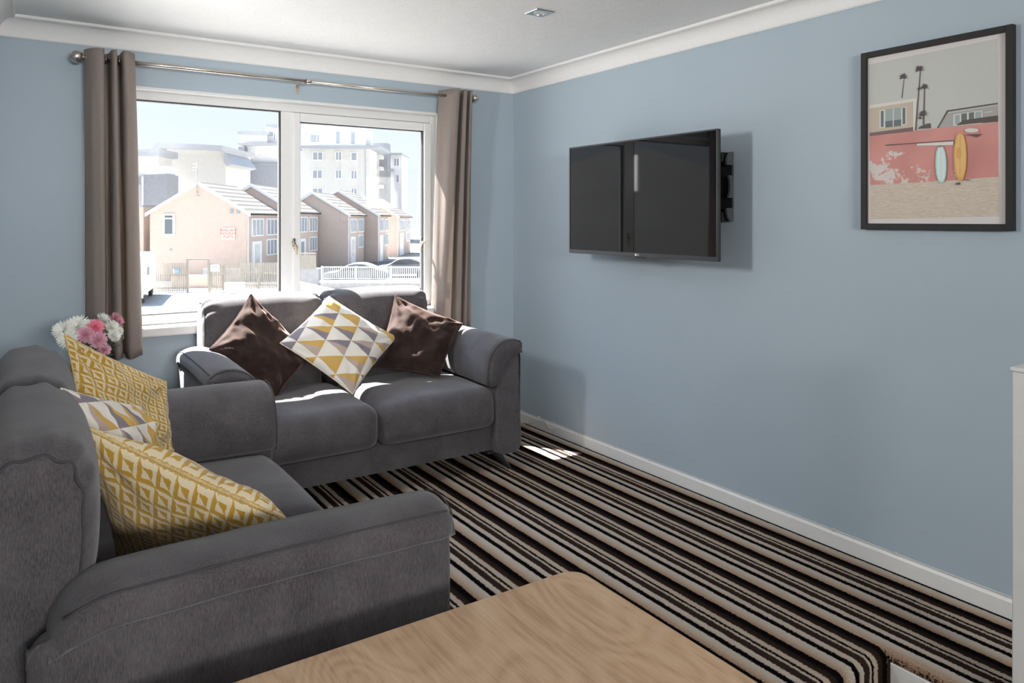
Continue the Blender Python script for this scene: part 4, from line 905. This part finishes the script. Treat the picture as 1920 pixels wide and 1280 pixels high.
# ---- terrace of peach gabled houses
S_ = 1.25
def house(u, d, half, L, zo, label, gable_window=None, last=False, left_ext=None):
    d *= S_; half *= S_; L *= S_; l = lat(u, d); turn = 0.0
    fr = Fr(l, d, 0.0); o = thing('terraced_house', label, 'house', W_(l, d, ZG), group='peach gabled terrace across the road')
    ez = 1.88 + 0.25 * zo; rz = ez + 0.70 * half * 0.86
    Wd = half * 2
    # body with gable facing the viewer, front face towards +a
    prof = [(-Wd, ZG), (0, ZG), (0, ez), (-half, rz), (-Wd, ez)]
    MB().prism(prof, 0, L, lambda a, z, b: fr(a, b, z)).build('wall', MT['peach'], o)
    # two roof slopes with tiles, barge edge
    th_ = 0.12; ov = 0.12
    for sgn, a_e in ((1, 0.30), (-1, -Wd - 0.30)):
        ze = ez - 0.30 * (rz - ez) / half
        P = [(-half, rz), (a_e, ze)]
        vs = [fr(P[0][0], -ov, P[0][1] + .02), fr(P[1][0], -ov, P[1][1] + .02), fr(P[1][0], L + ov, P[1][1] + .02), fr(P[0][0], L + ov, P[0][1] + .02)]
        vs2 = [v + Vector((0, 0, th_)) for v in vs]; allv = vs + vs2; ln_ = math.hypot(P[1][0] - P[0][0], P[1][1] - P[0][1])
        uvs = [(0, 0), (0, ln_), (L, ln_), (L, 0)] * 2
        r = mesh('roof', allv, [(4, 5, 6, 7), (0, 3, 2, 1), (0, 1, 5, 4), (1, 2, 6, 5), (2, 3, 7, 6), (3, 0, 4, 7)], MT['tiles'], o, uvs=[(a * .5, b * .5) for a, b in uvs]); fix_normals(r)
        mb = MB(); mb.add([fr(P[0][0], -ov - .03, P[0][1] - .10), fr(P[1][0], -ov - .03, P[1][1] - .10), fr(P[1][0], -ov - .03, P[1][1] + .16), fr(P[0][0], -ov - .03, P[0][1] + .16), fr(P[0][0], -ov + .04, P[0][1] - .10), fr(P[1][0], -ov + .04, P[1][1] - .10), fr(P[1][0], -ov + .04, P[1][1] + .16), fr(P[0][0], -ov + .04, P[0][1] + .16)], [(0, 1, 2, 3), (7, 6, 5, 4), (0, 4, 5, 1), (1, 5, 6, 2), (2, 6, 7, 3), (3, 7, 4, 0)])
        b_ = mb.build('barge_board', MT['trimwhite'], o)
    # front windows (on the side facing +a)
    for (f0, f1, z0, z1) in ((0.12, 0.47, ez - 1.75, ez - 0.40), (0.58, 0.95, ez - 1.75, ez - 0.40), (0.58, 0.93, -1.45, -0.15)):
        window_on(fr, L * f0, L * f1, z0, z1, 0.0, o, (0.33, 0.67), 'pane', 'b', 0.10, 0.09)
    mb = MB(); fbox(mb, fr, 0, 0.07, L * .14, L * .42, ZG, -0.25); dr = mb.build('door', MT['trimwhite'], o); mb = MB(); fbox(mb, fr, 0.07, 0.09, L * .22, L * .34, -2.2, -0.5); mb.build('pane', MT['pane'], dr)
    mb = MB(); mb.tube([fr(0.06, 0.05, ez - .1), fr(0.06, 0.05, ZG)], 0.05, 6); mb.build('downpipe', MT['trimwhite'], o)
    return o, fr, ez, rz, Wd
h0, f0, ez0, rz0, W0 = house(463, 43, 2.83, 5.75, 0, 'nearest peach gabled house, its blank end wall carrying an orange lettered sign')
for i, (u, d, hf, L, zo, lab) in enumerate(((553, 49, 2.9, 5.75, 0.6, 'second peach gabled house, half hidden behind the window mullion'), (652, 55, 2.63, 6.0, 0, 'third peach gabled house, seen through the left of the opening pane'), (708, 61.3, 3.3, 5.4, 0.0, 'fourth peach gabled house, in the middle of the opening pane'), (745, 70.7, 3.0, 9.0, -0.4, 'furthest peach gabled house, beside the right edge of the opening pane'))):
    house(u, d, hf, L, zo, lab)
D0 = 43 * S_
def on_f0(u, v, b=0.0):
    """photo pixel -> (a, z) on the gable wall of the nearest house"""
    l0 = lat(463, D0); d_ = D0
    for _ in range(3): a = lat(u, d_) - l0; d_ = D0 - a * 0.0
    return (lat(u, d_) - l0), zat(v, d_)
a0_, z1_ = on_f0(306, 400); a1_, z0_ = on_f0(328, 442)
window_on(f0, a0_, a1_, z0_, z1_, 0.0, h0, (), 'paned', 'a', 0.08, 0.14)
a_, z_ = on_f0(306, 408); a2_, z2_ = on_f0(328, 410.5); mb = MB(); fbox(mb, f0, a_, a2_, -0.1, -0.02, z2_, z_); mb.build('window_bar', MT['trimwhite'], h0)
for u, v in ((434.5, 396), (447, 396)):
    a_, z_ = on_f0(u, v); mb = MB(); fbox(mb, f0, a_ - .12, a_ + .12, -0.06, 0, z_ - .16, z_ + .16); mb.build('wall_vent', MT['pane'], h0)
a_, z_ = on_f0(320, 468); MB().lathe([(0.1, 0), (0.1, 0.05), (0, 0.05)], f0(a_, 0, z_), 12, 0, tuple(-f0.b)).build('wall_fitting', MT['stone'], h0)
# aerial on the gable
a_, z_ = on_f0(371, 368); _, zt = on_f0(371, 306); mb = MB(); mb.tube([f0(a_, -0.2, z_), f0(a_, -0.2, zt)], 0.03, 6)
for v, w0, w1 in ((308, -.32, -.04), (315, -.28, 0), (320, -.32, 0.0), (347, 0, .24), (367, 0, .24)):
    _, zz = on_f0(371, v); mb.tube([f0(a_ + w0, -0.2, zz), f0(a_ + w1, -0.2, zz)], 0.03, 6)
mb.tube([f0(a_, 0, z_ + .3), f0(a_, -0.2, z_ + .3)], 0.03, 6); mb.build('aerial', MT['stone'], h0, True)
# flat-roofed annexe left of the gable
l_, d_ = lat(292, D0 + .6), D0 + .6; fx = Fr(l_, d_, 0.0); an = thing('annexe', 'low flat roofed peach annexe at the left end of the nearest house', 'house', W_(l_, d_, ZG))
mb = MB(); fbox(mb, fx, -7, -0.9, 0, 6, ZG, zat(388, d_)); mb.build('wall', MT['peach'], an); mb = MB(); fbox(mb, fx, -7.1, -0.9, -0.12, 6, zat(388, d_), zat(384, d_)); mb.build('roof_edge', MT['midgrey'], an)
# lettered sign
a0_, z1_ = on_f0(416, 426.5); a1_, z0_ = on_f0(441, 449); sg = thing('wall_sign', 'small sign with orange lettering on the peach end wall', 'sign', W_(lat(463, D0), D0, ZG))
mb = MB(); fbox(mb, f0, a0_, a1_, -0.05, -0.005, z0_, z1_); mb.build('sign_board', MT['signw'], sg)
for i, tx in enumerate(('SAND BAY', 'HOLIDAY', 'FLATS')):
    c = f0((a0_ + a1_) / 2, -0.055, z1_ - (z1_ - z0_) * (0.22 + 0.28 * i)); R3 = Matrix((( f0.a.x, 0, -f0.b.x, c.x), (f0.a.y, 0, -f0.b.y, c.y), (0, 1, 0, c.z), (0, 0, 0, 1)))
    add_text('sign_lettering', tx, 0.27 if i else 0.25, MT['orange'], sg, R3, 0.003)

# ---- bigger buildings behind; (u0, u1, v0, v1) rectangles of photo at depth d
def block(name, label, d, parts, wins=(), cat='building', thick=9, turn=0.0):
    u_ = parts[0][0]; l = lat(u_, d); fr = Fr(l, d, math.radians(turn)); o = thing(name, label, cat, W_(l, d, ZG))
    for p in parts:
        u0, u1, v0, v1, mk, nm = p[:6]; b0 = p[6] if len(p) > 6 else 0; b1 = p[7] if len(p) > 7 else thick
        dd = d + b0; mb = MB(); fbox(mb, fr, lat(u0, dd) - l, lat(u1, dd) - l, b0, b1, ZG if v1 is None else zat(v1, dd), zat(v0, dd)); mb.build(nm, MT[mk], o)
    for q in wins:
        u0, u1, v0, v1 = q[:4]; b0 = q[4] if len(q) > 4 else 0; dd = d + b0; window_on(fr, lat(u0, dd) - l, lat(u1, dd) - l, zat(v1, dd), zat(v0, dd), b0, o, q[5] if len(q) > 5 else (0.5,), 'pane', 'a', 0.15, 0.14)
    return o, fr, l
apt, _, _ = block('apartment_block', 'tall white apartment block with set back top storey seen in the right pane', 140, [(566, 693, 277, None, 'pale', 'wall'), (566, 686, 232, 278, 'pale', 'top_storey', 2), (558, 712, 272.5, 278, 'midgrey', 'roof_slab', -1.5, 10), (684.5, 685.5, 280, None, 'midgrey', 'downpipe', -.15, 0)],
    [(581, 600, 251, 268, 2, (.7,)), (629, 639, 245, 271, 2, ()), (657, 667, 246, 272, 2, ()), (586, 606, 284, 300.5), (629, 641, 284, 301), (658, 670, 285, 301.5, 0, ()), (586, 605, 318, 335), (629, 641, 318, 335), (658, 670, 319, 336), (586, 606, 352, 368), (658, 670, 352, 368)])
block('apartment_tower', 'dark grey clad apartment tower with pale balconies, right of the white block', 151, [(686, 727, 268, None, 'slate', 'wall'), (693, 715, 290, 297, 'pale', 'balcony', -3, 0), (693, 715, 312, 318, 'pale', 'balcony', -3, 0), (693, 715, 346, 352, 'pale', 'balcony', -3, 0), (709, 710, 297, None, 'pale', 'balcony_post', -3, -2.7)], thick=3.5)
block('apartment_block', 'small white apartment block at the right edge of the opening pane', 155, [(725, 753, 290, None, 'whiter', 'wall'), (723, 754, 286.5, 290.5, 'midgrey', 'roof_slab', -1, 10), (725, 737, 316, 320, 'midgrey', 'balcony', -2, 0)], [(738, 749, 296, 312), (742, 749, 327, 343, 0, ())])
block('hillside_houses', 'stepped white houses with dark base at the right of the fixed pane', 125, [(445, 532, 306, None, 'slate', 'wall'), (447, 458, 275, 306, 'slate', 'side_tower', -.5), (456, 532, 271, 306, 'whiter', 'upper_wall', 1), (446, 532, 267.5, 271.5, 'midgrey', 'roof_slab', -.8, 10), (449, 501, 251, 268, 'whiter', 'top_storey', 3), (445, 504, 246, 252, 'midgrey', 'roof_slab', 2, 10), (499, 532, 238, 268, 'whiter', 'top_storey', 4), (497, 534, 233, 238.5, 'midgrey', 'roof_slab', 3, 10), (442, 458, 292, None, 'midgrey', 'annexe', -2, 0)],
      [(460, 466, 284, 294, 1, ()), (471, 475, 281, 295, 1, ()), (479, 482, 280, 292, 1, ()), (512.5, 517.5, 250, 266, 4, ()), (455, 459, 260, 270, 3, ())])
# mono-pitch pale building with deep sloping roof
d_ = 95; l_ = lat(312, d_); fr = Fr(l_, d_, 0); sh = thing('gallery_building', 'large pale building with one deep sloping grey roof, behind the nearest house', 'building', W_(l_, d_, ZG))
A_ = lambda u: lat(u, d_) - l_
Z_ = lambda v: zat(v, d_)
MB().prism([(A_(312), ZG), (A_(423), ZG), (A_(423), Z_(283)), (A_(312), Z_(278))], 0, 9, lambda a, z, b: fr(a, b, z)).build('wall', MT['pale'], sh)
MB().prism([(A_(296), ZG), (A_(312), ZG), (A_(312), Z_(280)), (A_(296), Z_(297))], 1.0, 9, lambda a, z, b: fr(a, b, z)).build('side_wing', MT['whiter'], sh)
MB().prism([(A_(305), Z_(268.5)), (A_(426), Z_(275)), (A_(426), Z_(284)), (A_(312), Z_(279)), (A_(296), Z_(295)), (A_(290), Z_(291))], -1.6, 10, lambda a, z, b: fr(a, b, z)).build('roof', MT['midgrey'], sh)
MB().prism([(A_(425), Z_(287)), (A_(441), Z_(309)), (A_(431), Z_(312)), (A_(425), Z_(305))], -1.0, 8, lambda a, z, b: fr(a, b, z)).build('side_roof', MT['midgrey'], sh)
wq = MB(); wq.prism([(A_(298), Z_(304)), (A_(309), Z_(293)), (A_(309), Z_(310)), (A_(298), Z_(309))], 0.9, 1.0, lambda a, z, b: fr(a, b, z)); wq.build('window', MT['pane'], sh)
block('grey_unit', 'dark grey clad unit with white tank on top, left behind the nearest house', 84, [(268.5, 312, 327, None, 'slate', 'wall', 0, 3), (281, 290, 318, 327, 'whiter', 'roof_tank', .5, 2), (290, 310.5, 311, 327, 'whiter', 'roof_tank', .5, 3), (265.5, 268.5, 331, None, 'whiter', 'edge_post', -.1, .2)])
block('white_wing', 'low white wing with flat grey roof at the far left behind the curtain', 88.5, [(225, 297, 292, None, 'pale', 'wall', 0, 3.5), (222, 298, 279, 292, 'midgrey', 'roof', -1, 4), (225, 266, 333, 346, 'slate', 'dark_band', -.6, 0), (225, 264, 346, None, 'midgrey', 'lower_wall', -.3, 0)])

# ---- fence, gate, signs
DF = 45.0
def picket(name, label, u0, u1, v0, v1, d, pitch=0.11, cat='fence', rails=(0.12, 0.55), group=None, mat='timber'):
    l = lat(u0, d); fr = Fr(l, d, 0.0); o = thing(name, label, cat, W_(l, d, zat(v1, d)), group=group)
    base = zat(v1, d); fz = lambda a, b, z: fr(a, b, z - base + ZG); Lw = lat(u1, d) - l; h = zat(v0, d) - base; mb = MB(); a = 0
    n = max(2, int(Lw / pitch))
    for i in range(n):
        a = Lw * i / n; fz_ = lambda p, q, z: fr(p, q, z + ZG); w2 = pitch * 0.62
        mb.add([fz_(a, b, 0.05) for b in (0, .03)] + [fz_(a + w2, b, 0.05) for b in (0, .03)] + [fz_(a, b, h - .06) for b in (0, .03)] + [fz_(a + w2, b, h - .06) for b in (0, .03)] + [fz_(a + w2 / 2, b, h) for b in (0, .03)], [(0, 2, 6, 4), (1, 5, 7, 3), (0, 4, 5, 1), (2, 3, 7, 6), (4, 6, 8), (5, 9, 7), (4, 8, 9, 5), (8, 6, 7, 9), (0, 1, 3, 2)])
    mb.build('pickets', MT[mat], o); 
    for r in rails: q = MB(); fbox(q, fr, 0, Lw, 0.03, 0.08, h * r + ZG, h * r + .09 + ZG); q.build('rail', MT[mat], o)
    q = 0.0
    while q < Lw + 0.1: m = MB(); fbox(m, fr, q - .05, q + .05, 0.08, 0.18, ZG, ZG + h * .95); m.build('fence_post', MT[mat], o); q += Lw / max(1, round(Lw / 2.6))
    return o, fr
ff, frf = picket('picket_fence', 'weathered picket fence with a blue and white notice, left of the garden gate', 284, 349.5, 492, 548, DF)
fg, frg = picket('garden_gate', 'narrow picket gate with a white notice on it', 393.2, 416.5, 494, 545, DF, cat='gate')
picket('picket_fence', 'weathered picket fence running from the gate to behind the window mullion', 419, 548, 491, 542, DF)
l_ = lat(351, DF); fr = Fr(l_, DF, 0); ga = thing('gateway', 'tall timber frame around the open garden gateway', 'gate', W_(l_, DF, ZG)); Lg = lat(391, DF) - l_
for a in (0, Lg): mb = MB(); fbox(mb, fr, a - .06, a + .06, 0, .12, ZG, zat(487, DF)); mb.build('gate_post', MT['timber'], ga)
mb = MB(); fbox(mb, fr, -.06, Lg + .06, 0, .12, zat(487, DF), zat(484.5, DF)); mb.build('top_bar', MT['timber'], ga)
gw = thing('garden_wall', 'low brick garden wall seen through the open gateway', 'wall', W_(lat(350, DF + 3), DF + 3, ZG)); fr = Fr(lat(350, DF + 3), DF + 3, 0); mb = MB(); fbox(mb, fr, -1, 2.2, 0, .3, ZG, zat(517, DF + 3)); mb.build('wall_body', MT['peach'], gw); mb = MB(); fbox(mb, fr, -1, 2.2, -.05, .35, zat(517, DF + 3), zat(515.5, DF + 3)); mb.build('coping', MT['kerb'], gw)
mb = MB(); fbox(mb, fr, -.2, 2.4, 3, 3.2, ZG, zat(504, DF + 6)); mb.build('rear_screen', MT['stone'], gw)
sb = thing('fence_notice', 'small blue and white notice on the left picket fence', 'sign', W_(lat(325, DF), DF - .06, ZG)); fr = Fr(lat(325, DF), DF - .06, 0); mb = MB(); fbox(mb, fr, 0, .1, 0, .03, zat(512, DF), zat(504, DF)); mb.build('white_panel', MT['signw'], sb); mb = MB(); fbox(mb, fr, .1, .37, 0, .03, zat(512, DF), zat(504, DF)); b_ = mb.build('blue_panel', MT['signb'], sb); mb = MB(); fbox(mb, fr, .12, .36, -.01, 0, zat(508.6, DF), zat(507.6, DF)); mb.build('white_line', MT['signw'], b_)
sb = thing('gate_notice', 'white notice fixed to the picket gate', 'sign', W_(lat(395, DF), DF - .06, ZG)); fr = Fr(lat(395, DF), DF - .06, 0); mb = MB(); fbox(mb, fr, 0, .55, 0, .03, zat(509, DF), zat(496, DF)); mb.build('notice_board', MT['signw'], sb); mb = MB(); fbox(mb, fr, .06, .48, -.01, 0, zat(500.2, DF), zat(499.4, DF)); mb.build('notice_line', MT['pane'], sb)
wb = thing('white_box', 'white box standing in front of the picket fence', 'box', W_(lat(421, DF - 1), DF - 1, ZG)); fr = Fr(lat(421, DF - 1), DF - 1, 0); mb = MB(); fbox(mb, fr, 0, 1.1, 0, .4, ZG, zat(531, DF - 1)); mb.build('box_body', MT['trimwhite'], wb); mb = MB(); fbox(mb, fr, -.03, 1.13, -.03, .43, zat(531, DF - 1), zat(530, DF - 1)); mb.build('box_lid', MT['kerb'], wb)

# ---- motorhome parked at the left
dM = 38.5; l_ = lat(268, dM); fr = Fr(l_, dM, math.radians(20)); mh = thing('motorhome', 'white motorhome parked at the left edge of the view', 'motorhome', W_(l_, dM, ZG))
zt, zb = zat(480, dM), ZG + .42
prof = catmull([(0, zb), (0, zb + 1.0), (-.02, zt - .25), (-.22, zt), (-1.2, zt + .02), (-2.0, zt), (-2.2, zt - .25), (-2.2, zb + .8), (-2.2, zb)], 1, False)
MB().prism([(p.x, p.y) for p in prof], 0, 6.0, lambda a, z, b: fr(a, b, z)).build('body', MT['carwhite'], mh, bevel=0.08)
window_on(fr, -0.95, -0.35, zb + 1.05, zb + 1.62, 0.0, mh, (), 'paned', 'a', 0.04, 0.06); window_on(fr, 1.3, 2.6, zb + .95, zb + 1.5, 0.0, mh, (), 'paned', 'b', 0.04, 0.06)
mb = MB(); fbox(mb, fr, -2.22, .02, -.06, 0, ZG + .34, ZG + .75); mb.build('bumper', MT['carwhite'], mh)
for a in (-2.12, -.28): MB().lathe([(0.09, 0), (0.09, .03), (0, .04)], fr(a + .12, -.06, ZG + .58), 14, 0, tuple(-fr.b)).build('tail_lamp', MT['red'], mh)
for a in (-2.05, -.15):
    for b in (1.2, 4.8): MB().lathe([(0, -.1), (.33, -.1), (.36, -.06), (.36, .06), (.33, .1), (0, .1)], fr(a, b, ZG + .36), 20, 0, tuple(fr.a)).build('wheel', MT['tyre'], mh)

MT['asphalt'] = speckle('dark_asphalt', (0.085, 0.085, 0.087), 0.15, 2, 0.95, 0.05)
fy_ = Fr(0, 0, 0); ya = MB(); fbox(ya, fy_, -17.5, 6, 47.2, 78, ZG + ZG - ZG, ZG + 0.02); ya = [Vector((v.x, v.y, v.z + ZG)) for v in ya.v], ya.f
struct(mesh('asphalt_yard', ya[0], ya[1], MT['asphalt']))
# ---- railing on its retaining wall, boundary wall, timber store, cars
DR = 46.5; l_ = lat(600, DR); fr = Fr(l_, DR, math.radians(-3)); rw = thing('retaining_wall', 'grey retaining wall with white kerb under the railings', 'wall', W_(l_, DR, ZG)); LR = lat(800, DR) - l_; zk = zat(526, DR)
mb = MB(); fbox(mb, fr, 0, LR, .1, .5, ZG, zk - .14); mb.build('wall_body', MT['stone'], rw); mb = MB(); fbox(mb, fr, -.05, LR, .0, .6, zk - .14, zk); mb.build('kerb_top', MT['kerb'], rw)
ra = thing('railings', 'pale vertical bar railings standing on the retaining wall', 'railing', W_(l_, DR + .3, zk)); zr = zat(500, DR); off = Vector((0, 0, ZG - zk))
q = []
def rbx(a0, a1, b0, b1, z0, z1): m = MB(); fbox(m, fr, a0, a1, b0, b1, z0, z1); m.v = [v + off for v in m.v]; return m
rbx(0, LR, 0, .06, zr - .07, zr).build('top_rail', MT['kerb'], ra); rbx(0, LR, 0, .06, zk + .08, zk + .13).build('bottom_rail', MT['kerb'], ra)
n = int(LR / .13)
for i in range(min(n, 60)): a = LR * i / min(n, 60); rbx(a + .01, a + .06, .01, .05, zk + .13, zr - .07).build('bar', MT['kerb'], ra)
for a in (0, LR * .33, LR * .66, LR - .06): rbx(a - .02, a + .08, -.01, .07, zk, zr + .03).build('railing_post', MT['kerb'], ra)
pA, pB = (lat(540, 45), 45), (lat(770, 30.5), 30.5)
wv = thing('boundary_wall', 'low wall with pale coping running diagonally behind the window sofa', 'wall', W_(*pA, ZG)); dv = (W_(*pB, 0) - W_(*pA, 0)); Lv = dv.length; dv.normalize(); nv = Vector((-dv.y, dv.x, 0))
def wbx(z0, z1, t): return MB().add([dv * a + nv * b + Vector((0, 0, z)) for z in (z0, z1) for a, b in ((0, -t), (Lv, -t), (Lv, t), (0, t))], [(0, 3, 2, 1), (4, 5, 6, 7), (0, 1, 5, 4), (1, 2, 6, 5), (2, 3, 7, 6), (3, 0, 4, 7)])
wbx(0, .72, .12).build('wall_body', MT['pale'], wv); wbx(.72, .80, .18).build('coping', MT['kerb'], wv)
ts, frt = block('timber_store', 'slatted timber bin store beside the railings, next to the window mullion', 47.5, [(560, 592, 478, 504, 'timber', 'slatted_screen', 0, .1), (558, 597, 504, None, 'stone', 'store_base', 0, 1.2), (560, 592, 474, 476.5, 'timber', 'top_rail', 0, .1)], cat='shed')[:2]
def car(u, d, label, col='cargrey', turn=0.0, L=4.2):
    l = lat(u, d); fr = Fr(l, d, math.radians(turn)); o = thing('parked_car', label, 'car', W_(l, d, ZG), group='cars parked behind the railings')
    body = catmull([(0, .35), (0, .75), (.25, .88), (.95, .98), (1.7, 1.42), (2.7, 1.47), (3.6, 1.12), (4.15, .95), (4.2, .4), (2.1, .28)], 3)
    MB().prism([(p.x, p.y) for p in body], 0, 1.7, lambda a, z, b: fr(a, b, z + ZG)).build('body', MT[col], o, bevel=0.05)
    gl = [(1.15, 1.02), (1.72, 1.34), (2.65, 1.38), (3.35, 1.10), (2.3, 1.0)]
    for b0, b1 in ((-.01, .01), (1.69, 1.71)): MB().prism(gl, b0, b1, lambda a, z, b: fr(a, b, z + ZG)).build('side_window', MT['carglass'], o)
    for a in (.8, 3.4):
        for b in (.08, 1.62): MB().lathe([(0, -.1), (.28, -.1), (.31, -.06), (.31, .06), (.28, .1), (0, .1)], fr(a, b, ZG + .31), 18, 0, tuple(fr.b)).build('wheel', MT['tyre'], o)
    return o
car(606, 49.5, 'pale car parked behind the left half of the railings', turn=2); car(704, 56, 'pale car parked behind the right half of the railings', turn=3)
# ---- distant green hills, towards the left of the window view
def hills():
    vs, fs = [], []; N = 60; rows = 8
    for j in range(rows):
        for i in range(N):
            az = math.radians(-88 + 78 * i / (N - 1)); R = 45 + j * 85; h = ZG + 0.3 + ((j / 7) ** 1.6) * (50 + 40 * noise.noise(Vector((i * .13, 2, 0))) + 7 * noise.noise(Vector((i * .5, j, 1)))) * max(0.0, min(1, (52 - i) / 10 ))
            vs.append((math.sin(az) * R, math.cos(az) * R, h))
    for j in range(rows - 1):
        for i in range(N - 1): fs.append((j * N + i, j * N + i + 1, (j + 1) * N + i + 1, (j + 1) * N + i))
    return mesh('hills', vs, fs, MT['hill'], None, True)
struct(hills())
